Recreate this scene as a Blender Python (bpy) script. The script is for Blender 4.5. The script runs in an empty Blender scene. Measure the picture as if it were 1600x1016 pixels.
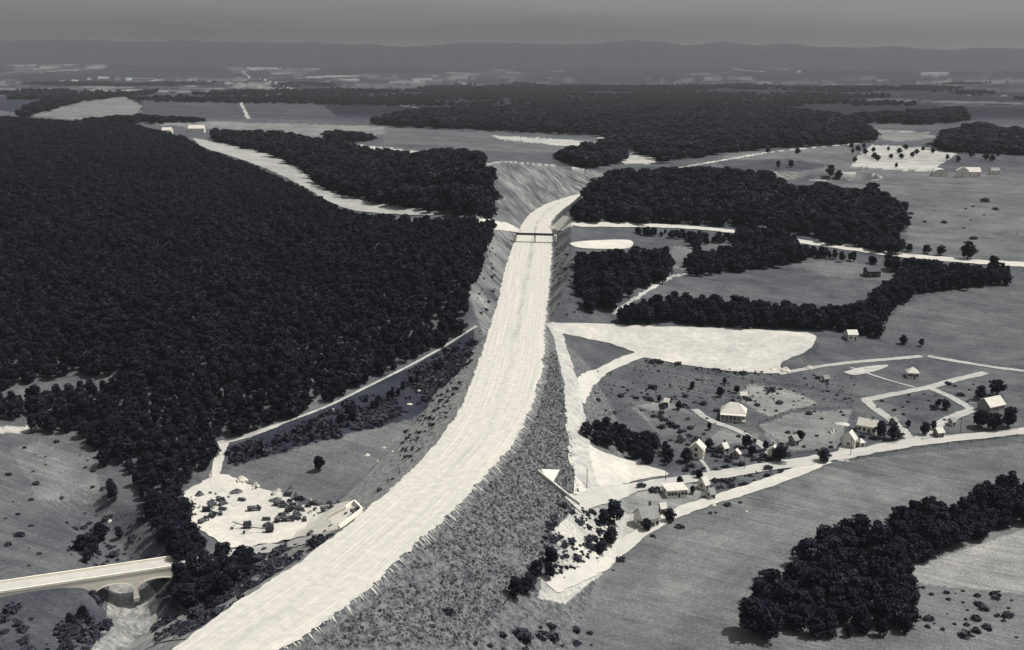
import bpy, bmesh, math, random
import numpy as np
from mathutils import Vector, Matrix
from mathutils.geometry import delaunay_2d_cdt
R = math.radians
rnd = random.Random(7); nr = np.random.RandomState(11)
SC = bpy.context.scene; COL = SC.collection
# ------------------------------------------------------------------ camera, light, sky
F = 1715.0; CX, CY = 800.0, 508.0; HZ = 85.0; H = 150.0
PITCH = math.atan((CY-HZ)/F); CP, SP = math.cos(PITCH), math.sin(PITCH)
cd = bpy.data.cameras.new('camera'); cam = bpy.data.objects.new('camera', cd); COL.objects.link(cam)
cam.location = (0, 0, H); cam.rotation_euler = (math.pi/2-PITCH, 0, 0)
cd.sensor_width = 36; cd.lens = 36*F/1600; cd.clip_start = 1; cd.clip_end = 90000
SC.camera = cam
SUN_EL, SUN_AZ = R(60), R(84)            # azimuth measured from +Y towards +X
w = bpy.data.worlds.new('World'); SC.world = w; w.use_nodes = True
wn, wl = w.node_tree.nodes, w.node_tree.links
sky = wn.new('ShaderNodeTexSky'); sky.sky_type = 'NISHITA'; sky.sun_disc = False
sky.sun_elevation = SUN_EL; sky.sun_rotation = SUN_AZ; sky.dust_density = 3; sky.air_density = 1
hs = wn.new('ShaderNodeHueSaturation'); hs.inputs['Saturation'].default_value = .12; hs.inputs['Value'].default_value = 1.0
wl.new(sky.outputs[0], hs.inputs['Color']); gc = wn.new('ShaderNodeTexCoord'); gm = wn.new('ShaderNodeMapping'); gm.inputs['Scale'].default_value = (3, 3, 26); wl.new(gc.outputs['Generated'], gm.inputs[0])
cn = wn.new('ShaderNodeTexNoise'); cn.inputs['Scale'].default_value = 1.4; cn.inputs['Detail'].default_value = 5; wl.new(gm.outputs[0], cn.inputs['Vector'])
cr = wn.new('ShaderNodeMapRange'); wl.new(cn.outputs['Fac'], cr.inputs[0]); [setattr(cr.inputs[i+1], 'default_value', q) for i, q in enumerate((.3, .7, .92, 1.12))]; wl.new(cr.outputs[0], hs.inputs['Value'])
wl.new(hs.outputs[0], wn['Background'].inputs['Color'])
wn['Background'].inputs['Strength'].default_value = .088
sd = bpy.data.lights.new('sun', 'SUN'); sd.energy = 4.2; sd.angle = R(.5); sd.color = (1, .955, .88)
so = bpy.data.objects.new('sun', sd); COL.objects.link(so); so.location = (0, 0, 400)
sv = Vector((math.sin(SUN_AZ)*math.cos(SUN_EL), math.cos(SUN_AZ)*math.cos(SUN_EL), math.sin(SUN_EL)))
so.rotation_euler = sv.to_track_quat('Z', 'Y').to_euler()
SC.view_settings.view_transform = 'Standard'; SC.view_settings.look = 'None'
SC.view_settings.exposure = .18; SC.view_settings.gamma = 1
HAZE_D, HAZE_C = .47e-4, (.43, .46, .48)
# ------------------------------------------------------------------ helpers
def ray(px, py):
    x = (np.asarray(px, float)-CX)/F; y = (CY-np.asarray(py, float))/F
    return x, y*SP+CP, y*CP-SP                      # direction in the world
def on_plane(px, py, z):
    dx, dy, dz = ray(px, py); t = (z-H)/dz
    return dx*t, dy*t
def project(X, Y, Z):
    dep = Y*CP+(H-Z)*SP; up = (Z-H)*CP+Y*SP
    return CX+F*X/dep, CY-F*up/dep, dep
def hash2(i, j, s=0):
    v = np.sin(i*127.1+j*311.7+s*74.7)*43758.5453
    return v-np.floor(v)
def vnoise(x, y, s=0):
    i, j = np.floor(x), np.floor(y); f, g = x-i, y-j; f = f*f*(3-2*f); g = g*g*(3-2*g)
    return (hash2(i, j, s)*(1-f)+hash2(i+1, j, s)*f)*(1-g)+(hash2(i, j+1, s)*(1-f)+hash2(i+1, j+1, s)*f)*g
def fbm(x, y, s=0, o=4):
    a, t, r = .5, 0, 0
    for k in range(o): r = r+a*vnoise(x*2**k, y*2**k, s+k); t += a; a *= .5
    return r/t
def sstep(a, b, x):
    t = np.clip((x-a)/(b-a), 0, 1); return t*t*(3-2*t)
def inside(poly, px, py):
    px = np.asarray(px, float); py = np.asarray(py, float); r = np.zeros(px.shape, bool); n = len(poly)
    for k in range(n):
        x1, y1 = poly[k]; x2, y2 = poly[(k+1) % n]
        if y1 == y2: continue
        c = ((y1 > py) != (y2 > py)) & (px < (x2-x1)*(py-y1)/(y2-y1)+x1); r ^= c
    return r
def seg_dist(pts, x, y, closed=False):
    d = np.full(np.shape(x), 1e9); n = len(pts)
    for k in range(n if closed else n-1):
        ax, ay = pts[k]; bx, by = pts[(k+1) % n]; vx, vy = bx-ax, by-ay
        t = np.clip(((x-ax)*vx+(y-ay)*vy)/(vx*vx+vy*vy+1e-9), 0, 1)
        d = np.minimum(d, np.hypot(x-ax-t*vx, y-ay-t*vy))
    return d
def sdist(poly, x, y):                               # signed, positive outside
    d = seg_dist(poly, x, y, True); return np.where(inside(poly, x, y), -d, d)
def smooth_line(p, n=6):
    p = [Vector((*q, 0))[:] for q in p] if len(p[0]) == 2 else p
    out = []
    for k in range(len(p)-1):
        a = p[max(k-1, 0)]; b = p[k]; c = p[k+1]; d = p[min(k+2, len(p)-1)]
        for i in range(n):
            t = i/n
            out.append(tuple(.5*(2*b[m]+(c[m]-a[m])*t+(2*a[m]-5*b[m]+4*c[m]-d[m])*t*t+(3*b[m]-a[m]-3*c[m]+d[m])*t**3) for m in range(2)))
    out.append(tuple(p[-1][:2])); return out
# ------------------------------------------------------------------ the roadbed, fixed at height 0
RL = [(120,1115),(205,1058),(305,988),(395,925),(480,868),(560,806),(612,762),(650,727),(690,682),(718,640),(735,600),(750,560),(762,520),(775,480),(787,430),(797,395),(809,366),(817,348),(832,331),(855,318),(882,309),(903,303)]
RR = [(250,1122),(355,1062),(480,988),(582,915),(640,858),(692,812),(745,757),(795,702),(823,652),(840,608),(849,560),(853,500),(858,450),(862,400),(863,366),(860,353),(866,341),(878,328),(892,318),(907,307)]
def wline(p, z=0.0, n=6):
    s = smooth_line(p, n); X, Y = on_plane([q[0] for q in s], [q[1] for q in s], z); return list(zip(X.tolist(), Y.tolist()))
RLw, RRw = wline(RL), wline(RR)
ex = [(70, 25), (170, 40), (330, 60)]
RLw += [(RLw[-1][0]+a, RLw[-1][1]+b) for a, b in ex]; RRw += [(RRw[-1][0]+a-2, RRw[-1][1]+b) for a, b in ex]
ROADPOLY = RLw+RRw[::-1]
# ------------------------------------------------------------------ natural ground: control heights, thin plate between them
CT = [(60,950,-23.2),(60,985,-25.5),(230,985,-33),(60,912,-22.5),(120,905,-23),(290,878,-22.5),(200,930,-29),(60,800,-26),(150,840,-27),(60,700,-23),(300,800,-25),(420,800,-25),(520,815,-24),(430,870,-26),(350,930,-29),(350,700,-20),(470,725,-20),(600,680,-17),(560,740,-21),
 (100,610,-16),(300,600,-8),(450,600,-6),(600,590,-9),(700,560,-8),(660,640,-14),(100,450,8),(300,450,10),(500,450,10),(650,450,12),(720,440,15),(735,500,5),
 (50,300,30),(250,300,26),(450,330,22),(600,345,22),(740,345,22),(745,395,18),(400,250,24),(560,315,22),(650,280,24),(740,262,30),(60,190,30),(300,212,22),(500,215,18),(700,240,26),
 (772,252,44),(800,250,45),(840,256,38),(885,263,31),(935,269,23),(775,290,42),(765,330,30),(900,345,10),(910,380,10),(905,430,9),(900,480,3),(870,510,-1),(915,320,22),
 (1000,285,20),(1100,285,18),(1000,345,8),(1150,362,4),(1200,300,14),(1350,300,10),(1300,385,2),(1540,410,0),(950,383,6),(1000,420,5),(1100,400,2),(1100,440,-2),(1250,430,-4),(1370,430,-4),(1200,478,-6),(1000,480,0),(960,505,-5),(1150,515,-11),(1270,525,-13),(1550,450,-6),(1450,500,-13),(1550,560,-20),
 (900,560,-13),(1000,545,-13),(1150,560,-17),(920,620,-19),(1050,620,-21),(1200,620,-22),(1400,600,-22),(930,700,-26),(1000,710,-26),(1150,690,-25),(1300,690,-25),(1450,660,-24),(1560,640,-23),(1570,680,-25),
 (910,780,-27),(960,765,-27),(1100,745,-27),(1000,810,-28),(900,860,-29),(820,930,-30),(1100,850,-29),(1300,780,-29),(1500,720,-28),(1200,930,-30),(1400,930,-30),(1560,850,-30),(1560,980,-30),(1000,1000,-30),(700,1040,-31),
 (1500,255,14),(1400,240,16),(1300,235,14),(1150,242,14),(1100,222,6),(950,245,14),(900,225,10),(750,215,12),(600,212,12),(1000,200,2),(1250,205,4),(1500,215,6),(1400,195,2),
 (100,165,14),(400,165,0),(700,165,-10),(1000,165,-10),(1300,165,-12),(1500,165,-12),(200,140,-20),(600,140,-28),(1000,140,-34),(1400,140,-34),(300,118,-50),(800,118,-50),(1300,118,-50),(400,108,-55),(1200,108,-55)]
cu, cv, cz = [], [], []
for a, b, z in CT:
    X, Y = on_plane(a, b, z); cu.append(X/Y*2.2); cv.append(math.log(Y)); cz.append(z)
cu, cv, cz = map(np.array, (cu, cv, cz)); n = len(cu)
def tps(r2): return .5*r2*np.log(r2+1e-12)
A = np.zeros((n+3, n+3)); A[:n, :n] = tps((cu[:, None]-cu)**2+(cv[:, None]-cv)**2)+np.eye(n)*2e-3
A[:n, n] = 1; A[:n, n+1] = cu; A[:n, n+2] = cv; A[n:, :n] = A[:n, n:].T
W = np.linalg.solve(A, np.r_[cz, 0, 0, 0])
def natural(X, Y):
    Yc = np.maximum(Y, 60); u = np.clip(X/Yc, -.56, .56)*2.2; v = np.clip(np.log(Yc), math.log(230), math.log(9500)); z = W[n]+W[n+1]*u+W[n+2]*v
    for k in range(n): z = z+W[k]*tps((u-cu[k])**2+(v-cv[k])**2)
    z = np.clip(z, -60, 52)
    amp = np.clip(Y/700, .25, 12)
    z = z+(fbm(X/90/np.clip(Y/800, 1, 6), Y/90/np.clip(Y/800, 1, 6), 3)-.5)*2.2*amp
    far = sstep(3500, 8000, Y)
    z = z+far*(fbm(X/2200+7, Y/1100, 9)-.45)*70
    prof = 248+26*np.sin(X/2600+1.6)+16*np.sin(X/1100)+10*(fbm(X/500, X*0+3, 5)-.5)+np.clip(-X-1500, 0, 3000)*.016
    rg = np.exp(-((Y-13500-X*.05)/1500)**2)*(.86+.28*fbm(X/420, Y/900, 21))
    z = z*(1-rg)+prof*rg
    rg2 = np.exp(-((Y-10300+X*.08)/620)**2)*sstep(200, 2500, X+600*np.sin(Y/900))*0.6
    z = z+rg2*(45+30*fbm(X/700, Y/700, 31))
    return np.where(Y > 15200, z*np.clip((19000-Y)/3800, 0, 1), z)
# stream gully under the arch bridge
SW = [on_plane(a, b, -32) for a, b in [(120,800),(170,850),(200,905),(205,950),(255,985),(300,1060)]]
def terrain(X, Y, full=False):
    X = np.asarray(X, float); Y = np.asarray(Y, float); g = natural(X, Y)
    ds = seg_dist(SW, X, Y); g = g-6.0*(1-sstep(3, 15, ds))*sstep(470, 400, Y)*(X < -70)
    m = Y < 1700; d = np.full(X.shape, 1e4); d[m] = sdist(ROADPOLY, X[m], Y[m])
    wob = (fbm(X/14, Y/14, 44)-.5)*1.2
    lo = -.35-np.maximum(d, 0)/1.65+wob*sstep(0, 8, d); hi = -.35+np.maximum(d-1.5, 0)/1.08+wob*sstep(0, 8, d)
    lo = np.where(d < 0, -.35, lo); hi = np.where(d < 0, -.35, hi)
    z = np.clip(g, lo, hi)
    if full: return z, d, np.clip((lo-g)/1.5, 0, 1)*(d < 200), np.clip((g-hi)/1.5, 0, 1)*(d < 200), np.where((d > 6) & (d < 150) & (g-hi > -2.2) & (g-hi < .9), 1., 0.)
    return z
TS = np.geomspace(140, 17000, 420)
def drop(px, py):                                    # pixels of the survey photo -> points on the ground
    px = np.atleast_1d(np.asarray(px, float)); py = np.atleast_1d(np.asarray(py, float)); dx, dy, dz = ray(px, py)
    X = dx[:, None]*TS; Y = dy[:, None]*TS; Z = H+dz[:, None]*TS; b = (Z-terrain(X, Y)) < 0
    k = np.where(b.any(1), b.argmax(1), len(TS)-1); k = np.maximum(k, 1)
    lo, hi = TS[k-1], TS[k]
    for _ in range(12):
        mid = (lo+hi)/2; u = (H+dz*mid-terrain(dx*mid, dy*mid)) < 0; hi = np.where(u, mid, hi); lo = np.where(u, lo, mid)
    return dx*hi, dy*hi, H+dz*hi
def at(px, py):
    X, Y, Z = drop(px, py); return Vector((X[0], Y[0], Z[0]))
def tag(o, label=None, cat=None, group=None, kind=None):
    if label: o['label'] = label
    if cat: o['category'] = cat
    if group: o['group'] = group
    if kind: o['kind'] = kind
    return o
# ------------------------------------------------------------------ materials (the place is printed in one ink: cream to navy)
def tone(t):
    st = [(0, (.002, .0035, .010)), (.05, (.028, .032, .047)), (.15, (.128, .134, .137)), (.35, (.34, .34, .325)), (.8, (.82, .775, .67))]
    t = min(max(t, 0), .8)
    for (a, ca), (b, cb) in zip(st, st[1:]):
        if t <= b:
            f = (t-a)/(b-a); return tuple(ca[i]+(cb[i]-ca[i])*f for i in range(3))+(1,)
    return st[-1][1]+(1,)
def nnoise(nt, vec, sc, det=4, rough=.6):
    t = nt.nodes.new('ShaderNodeTexNoise'); t.inputs['Scale'].default_value = sc; t.inputs['Detail'].default_value = det
    t.inputs['Roughness'].default_value = rough; nt.links.new(vec, t.inputs['Vector']); return t.outputs['Fac']
def nmap(nt, v, a, b, c, d):
    m = nt.nodes.new('ShaderNodeMapRange'); nt.links.new(v, m.inputs[0])
    for i, q in enumerate((a, b, c, d)): m.inputs[i+1].default_value = q
    return m.outputs[0]
def nmath(nt, op, a, b):
    m = nt.nodes.new('ShaderNodeMath'); m.operation = op
    for i, q in enumerate((a, b)):
        if isinstance(q, (int, float)): m.inputs[i].default_value = q
        else: nt.links.new(q, m.inputs[i])
    return m.outputs[0]
def nramp(nt, fac):                                  # tone value -> ink colour
    r = nt.nodes.new('ShaderNodeValToRGB'); e = r.color_ramp.elements; e[0].position = 0; e[0].color = tone(0)
    e[1].position = 1; e[1].color = tone(.8)
    for p in (.05, .15, .35): q = e.new(p/.8); q.color = tone(p)
    nt.links.new(nmath(nt, 'DIVIDE', fac, .8), r.inputs[0]); return r.outputs[0]
def nmapping(nt, vec, scale=(1, 1, 1), rot=0):
    a = nt.nodes.new('ShaderNodeMapping'); a.inputs['Rotation'].default_value = (0, 0, rot); nt.links.new(vec, a.inputs[0])
    m = nt.nodes.new('ShaderNodeMapping'); m.inputs['Scale'].default_value = scale; nt.links.new(a.outputs[0], m.inputs[0]); return m.outputs[0]
MATS = {}
def mat(name, t=.15, var=.25, sc=.3, sc2=None, stretch=None, rot=0, rough=.9, bump=0, bsc=None, uv=False, rand=0, spec=.2):
    if name in MATS: return MATS[name]
    m = bpy.data.materials.new(name); m.use_nodes = True; nt = m.node_tree; b = nt.nodes['Principled BSDF']
    tc = nt.nodes.new('ShaderNodeTexCoord'); v = tc.outputs['UV' if uv else 'Object']
    vv = nmapping(nt, v, stretch, rot) if stretch else v
    f = nmap(nt, nnoise(nt, vv, sc, 5), .28, .72, 1-var, 1+var)
    if sc2: f = nmath(nt, 'MULTIPLY', f, nmap(nt, nnoise(nt, v, sc2, 3), .3, .7, 1-var*.7, 1+var*.7))
    f = nmath(nt, 'MULTIPLY', f, t)
    if rand:
        oi = nt.nodes.new('ShaderNodeObjectInfo'); f = nmath(nt, 'MULTIPLY', f, nmap(nt, oi.outputs['Random'], 0, 1, 1-rand, 1+rand))
    nt.links.new(nramp(nt, f), b.inputs['Base Color']); b.inputs['Roughness'].default_value = rough
    b.inputs['Specular IOR Level'].default_value = spec
    if bump:
        bn = nt.nodes.new('ShaderNodeBump'); bn.inputs['Strength'].default_value = 1; bn.inputs['Distance'].default_value = bump
        nt.links.new(nnoise(nt, v, bsc or sc*3, 5), bn.inputs['Height']); nt.links.new(bn.outputs[0], b.inputs['Normal'])
    MATS[name] = m; return m
# ------------------------------------------------------------------ mesh helpers
def obj(name, verts, faces, m, parent=None, smooth=False, uvs=None):
    me = bpy.data.meshes.new(name); me.from_pydata([tuple(v) for v in verts], [], [tuple(f) for f in faces]); me.update()
    if m: me.materials.append(m)
    if smooth: me.polygons.foreach_set('use_smooth', [True]*len(me.polygons))
    if uvs is not None:
        l = me.uv_layers.new(name='uv'); vi = np.zeros(len(me.loops), int); me.loops.foreach_get('vertex_index', vi)
        l.data.foreach_set('uv', np.asarray(uvs, np.float32)[vi].ravel())
    o = bpy.data.objects.new(name, me); COL.objects.link(o)
    if parent: o.parent = parent
    return o
class MB:
    def __init__(s): s.v = []; s.f = []
    def box(s, c, d, rz=0, taper=1.0, rx=0, ry=0):
        b = len(s.v); M = Matrix.Translation(c) @ Matrix.Rotation(rz, 4, 'Z') @ Matrix.Rotation(ry, 4, 'Y') @ Matrix.Rotation(rx, 4, 'X')
        for k in (-1, 1):
            q = taper if k > 0 else 1
            for i, j in ((-1, -1), (1, -1), (1, 1), (-1, 1)): s.v.append(M @ Vector((i*d[0]/2*q, j*d[1]/2*q, k*d[2]/2)))
        for f in ((3, 2, 1, 0), (4, 5, 6, 7), (0, 1, 5, 4), (1, 2, 6, 5), (2, 3, 7, 6), (3, 0, 4, 7)): s.f.append([b+i for i in f])
        return s
    def tube(s, p, q, r0, r1, n=8):
        p, q = Vector(p), Vector(q); b = len(s.v); a = (q-p).normalized(); u = a.orthogonal().normalized(); w_ = a.cross(u)
        for c, r in ((p, r0), (q, r1)):
            for k in range(n): s.v.append(c+(u*math.cos(2*math.pi*k/n)+w_*math.sin(2*math.pi*k/n))*r)
        for k in range(n): s.f.append([b+k, b+(k+1) % n, b+n+(k+1) % n, b+n+k])
        s.f.append([b+k for k in range(n)][::-1]); s.f.append([b+n+k for k in range(n)]); return s
    def poly(s, vs): b = len(s.v); s.v += [Vector(v) for v in vs]; s.f.append(list(range(b, b+len(vs)))); return s
    def prism(s, outline, y0, y1):                   # outline in x,z ; extruded along y
        b = len(s.v); k = len(outline)
        for y in (y0, y1):
            for x, z in outline: s.v.append(Vector((x, y, z)))
        s.f.append([b+i for i in range(k)]); s.f.append([b+k+i for i in range(k)][::-1])
        for i in range(k): s.f.append([b+i, b+k+i, b+k+(i+1) % k, b+(i+1) % k])
        return s
    def build(s, name, m, parent=None, smooth=False): return obj(name, s.v, s.f, m, parent, smooth)
def empty(name, loc, rz=0):
    o = bpy.data.objects.new(name, None); COL.objects.link(o); o.location = loc; o.rotation_euler = (0, 0, rz); o.empty_display_size = .5; return o
def copy_tree(o, parent=None):
    c = o.copy(); COL.objects.link(c)
    if parent: c.parent = parent
    for ch in list(o.children): copy_tree(ch, c)
    return c
# ------------------------------------------------------------------ the ground sheet
rows_py = np.concatenate([np.arange(1300, 1030, -9.), np.arange(1030, 112, -2.0)])
dx, dy, dz = ray(800+0*rows_py, rows_py); Yr = dy*((-15-H)/dz); Yr = Yr[(Yr > 0)]
Yr = np.concatenate([Yr, np.geomspace(Yr[-1]*1.01, 19500, 150)])
ui = np.arange(-.50, .5001, .00125); uo = np.linspace(.51, 1.15, 45)
U = np.concatenate([-uo[::-1], ui, uo]); NX, NY = len(U), len(Yr)
XX = U[None, :]*Yr[:, None]; YY = np.repeat(Yr[:, None], NX, 1)
ZZ, DD, FILL, CUT, RIM = terrain(XX, YY, True)
PX, PY, _ = project(XX, YY, ZZ)
# far and near land tones as surveyed fields (polygon, tone, softness in m)
base = .125+.0*XX
dist = np.hypot(XX, YY)
wx = XX+(fbm(XX/600, YY/600, 61)-.5)*500; wy = YY+(fbm(XX/600, YY/600, 63)-.5)*700
ca, cb = (wx*.94+wy*.34)/230, (wy*.94-wx*.34)/330; hc = hash2(np.floor(ca), np.floor(cb), 5)*.6+hash2(np.floor(ca*2.1), np.floor(cb*.9), 8)*.4
mo = fbm(XX/900, YY/1500, 62, 5); fw = sstep(2300, 3000, YY); wood = sstep(.47, .53, mo+.10*(XX > 0)); edge = np.minimum(np.abs(ca-np.round(ca)), np.abs(cb-np.round(cb))) < .05
ft = np.where(hc > .80, .22, np.where(hc > .62, .15, np.where(hc > .35, .09, .045))); ft = np.where(edge, .03, ft)*np.where(XX < -300, 1.35, .8)
base = base*(1-fw)+fw*(ft*(1-wood)+.026*wood)
base = np.where(YY > 11500, .045, base)
TP = [  # tone, polygon
 (.22, [(38,182),(80,160),(120,150),(190,150),(222,165),(215,180),(120,186)]),
 (.06, [(20,175),(80,152),(60,148),(0,150),(-60,170)]),
 (.24, [(225,186),(300,188),(600,198),(600,210),(500,222),(430,207),(330,200),(240,196)]),
 (.15, [(600,198),(760,206),(860,214),(950,220),(940,240),(860,240),(750,235),(600,222)]),
 (.33, [(770,212),(940,222),(960,230),(900,230),(780,218)]),
 (.35, [(972,238),(1030,247),(1020,256),(972,256)]),
 (.34, [(560,226),(610,232),(690,240),(680,246),(600,240)]),
 (.10, [(220,150),(470,145),(500,160),(530,185),(300,185),(225,180)]),
 (.33, [(1325,258),(1362,226),(1480,233),(1496,240),(1452,268),(1335,262)]),
 (.17, [(1140,240),(1320,228),(1340,235),(1330,262),(1440,270),(1590,250),(1660,300),(1660,420),(1420,400),(1415,330),(1310,290),(1200,266),(1110,260)]),
 (.10, [(1110,252),(1230,248),(1300,258),(1250,268),(1150,266)]),
 (.12, [(1500,236),(1600,240),(1600,272),(1460,268)]),
 (.24, [(1290,198),(1430,205),(1470,215),(1400,222),(1330,206)]),
 (.135,[(1000,466),(1080,432),(1200,421),(1290,428),(1375,438),(1350,474),(1200,480)]),
 (.19, [(1225,412),(1330,408),(1400,425),(1390,440),(1290,430)]),
 (.20, [(1050,385),(1160,380),(1180,400),(1080,425),(1040,415)]),
 (.15, [(1385,500),(1430,467),(1480,456),(1680,440),(1680,560),(1500,565),(1280,560),(1275,525),(1375,532)]),
 (.125,[(1010,566),(1220,588),(1480,560),(1700,570),(1700,690),(1420,690),(1060,745),(930,700),(912,600)]),
 (.115,[(880,525),(985,545),(905,590)]),
 (.21, [(985,635),(1040,625),(1180,690),(1100,700),(1060,705)]),
 (.145,[(1000,640),(1060,640),(1130,668),(1090,700),(1050,702)]),
 (.26, [(1170,600),(1240,612),(1280,630),(1200,650),(1150,625)]),
 (.23, [(1185,665),(1235,645),(1330,640),(1310,700),(1215,705)]),
 (.10, [(1375,622),(1490,612),(1510,640),(1430,662)]),
 (.17, [(1150,765),(1285,722),(1640,690),(1700,690),(1700,1100),(900,1100),(850,980),(900,905),(1030,820)]),
 (.19, [(1330,730),(1450,760),(1360,800),(1210,850),(1060,930),(980,930),(1060,840),(1200,790)]),
 (.145, [(1290,725),(1720,690),(1720,735),(1350,745)]),
 (.28, [(1405,892),(1480,868),(1600,828),(1700,815),(1700,935),(1560,925),(1440,912)]),
 (.17, [(350,735),(500,690),(620,660),(655,668),(600,742),(560,778),(510,786),(440,772),(370,748)]),
 (.055, [(350,700),(500,640),(640,575),(740,512),(745,560),(700,620),(640,655),(600,664),(500,688),(365,728)]),
 (.135,[(15,676),(130,684),(160,705),(165,790),(235,860),(250,880),(15,915),(-80,930),(-80,680)]),
 (.18, [(15,700),(60,690),(150,720),(160,790),(60,780)]),
 (.14, [(20,612),(80,595),(195,588),(190,605),(90,625),(-60,640),(-60,620)]),
 (.38, [(-30,665),(45,667),(70,670),(40,677),(-30,676)]),
 (.09, [(-80,930),(140,915),(170,960),(130,1060),(-80,1060)]),
 (.13, [(330,960),(395,925),(560,808),(480,845),(400,860),(390,900)]),
 (.36, [(905,790),(1040,760),(1030,800),(960,880),(885,945),(840,935),(845,900),(880,850),(860,830)]),
 (.26, [(940,760),(1060,752),(1100,760),(1085,790),(1030,805),(950,800),(915,790)]),
]
for t, pl in TP:
    xs = [q[0] for q in pl]; ys = [q[1] for q in pl]
    jx = PX+(fbm(XX/9, YY/9, 91, 3)-.5)*7; jy = PY+(fbm(XX/9, YY/9, 92, 3)-.5)*3
    jx = jx+(fbm(XX/2.5, YY/2.5, 95, 2)-.5)*5; jy = jy+(fbm(XX/2.5, YY/2.5, 96, 2)-.5)*2
    s = (PX > min(xs)-5) & (PX < max(xs)+5) & (PY > min(ys)-5) & (PY < max(ys)+5)
    m_ = np.zeros(XX.shape, bool); m_[s] = inside(pl, jx[s], jy[s]); base = np.where(m_, t, base)
# bright hedgeless lanes and streaks far off
for t, wd, ln in [(.36, 7, [(375,150),(378,165),(388,185)]), (.3, 12, [(380,112),(430,128),(480,142),(490,160)]), (.26, 22, [(460,120),(540,124),(720,128)]), (.3, 14, [(550,150),(680,156),(735,148)]), (.28, 20, [(220,134),(300,125),(420,136)]),
                  (.36, 18, [(730,170),(850,178),(880,174)]), (.26, 12, [(600,160),(660,170)]), (.22, 12, [(980,120),(1060,132),(1110,155)]), (.36, 12, [(940,216),(1020,218)]), (.22, 14, [(1500,148),(1580,150)]),(.33,7,[(1480,210),(1430,206),(1330,204),(1240,196)]),
                  (.42, 5, [(1050,264),(1120,252),(1200,238),(1300,228),(1340,224)]), (.42, 4, [(640,236),(700,244),(750,250),(775,256)]), (.3, 3, [(1178,372),(1210,345),(1245,315)]), (.36, 2.2, [(960,490),(1000,462),(1050,432),(1080,426)]), (.3, 30, [(90,130),(160,120),(240,128)]), (.26, 60, [(1150,108),(1300,112),(1590,116)])]:
    X, Y, Z = drop([q[0] for q in ln], [q[1] for q in ln]); pts = list(zip(X, Y)); d = seg_dist(pts, XX, YY)
    base = np.where(d+(fbm(XX/wd, YY/wd, 5)-.5)*wd*1.2 < wd*.6, t, base)
tone_attr = np.clip(base*np.where(base < .3, np.where(YY > 600, .72, .82), 1), 0, .42)
for pl in (TP[-2][1], TP[-1][1]):
    m_ = inside(pl, jx if 0 else PX+(fbm(XX/6, YY/6, 93, 3)-.5)*16, PY); FILL[m_] = 0
tone_attr = np.where((RIM > 0) & (YY > 900) & (fbm(XX/7, YY/7, 19) > .36), .38, tone_attr)
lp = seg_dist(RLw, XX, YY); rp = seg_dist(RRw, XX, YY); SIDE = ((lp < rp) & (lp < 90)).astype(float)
idx = np.arange(NX*NY).reshape(NY, NX)
quads = np.stack([idx[:-1, :-1], idx[:-1, 1:], idx[1:, 1:], idx[1:, :-1]], -1).reshape(-1, 4)
me = bpy.data.meshes.new('ground'); me.vertices.add(NX*NY); me.vertices.foreach_set('co', np.stack([XX, YY, ZZ], -1).astype(np.float32).ravel())
me.loops.add(quads.size); me.loops.foreach_set('vertex_index', quads.astype(np.int32).ravel())
me.polygons.add(len(quads)); me.polygons.foreach_set('loop_start', np.arange(0, quads.size, 4, dtype=np.int32)); me.polygons.foreach_set('loop_total', np.full(len(quads), 4, np.int32))
me.update(); me.validate(); me.polygons.foreach_set('use_smooth', np.ones(len(me.polygons), bool))
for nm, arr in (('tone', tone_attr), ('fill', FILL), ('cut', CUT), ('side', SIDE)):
    a = me.attributes.new(nm, 'FLOAT', 'POINT'); a.data.foreach_set('value', arr.astype(np.float32).ravel())
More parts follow.
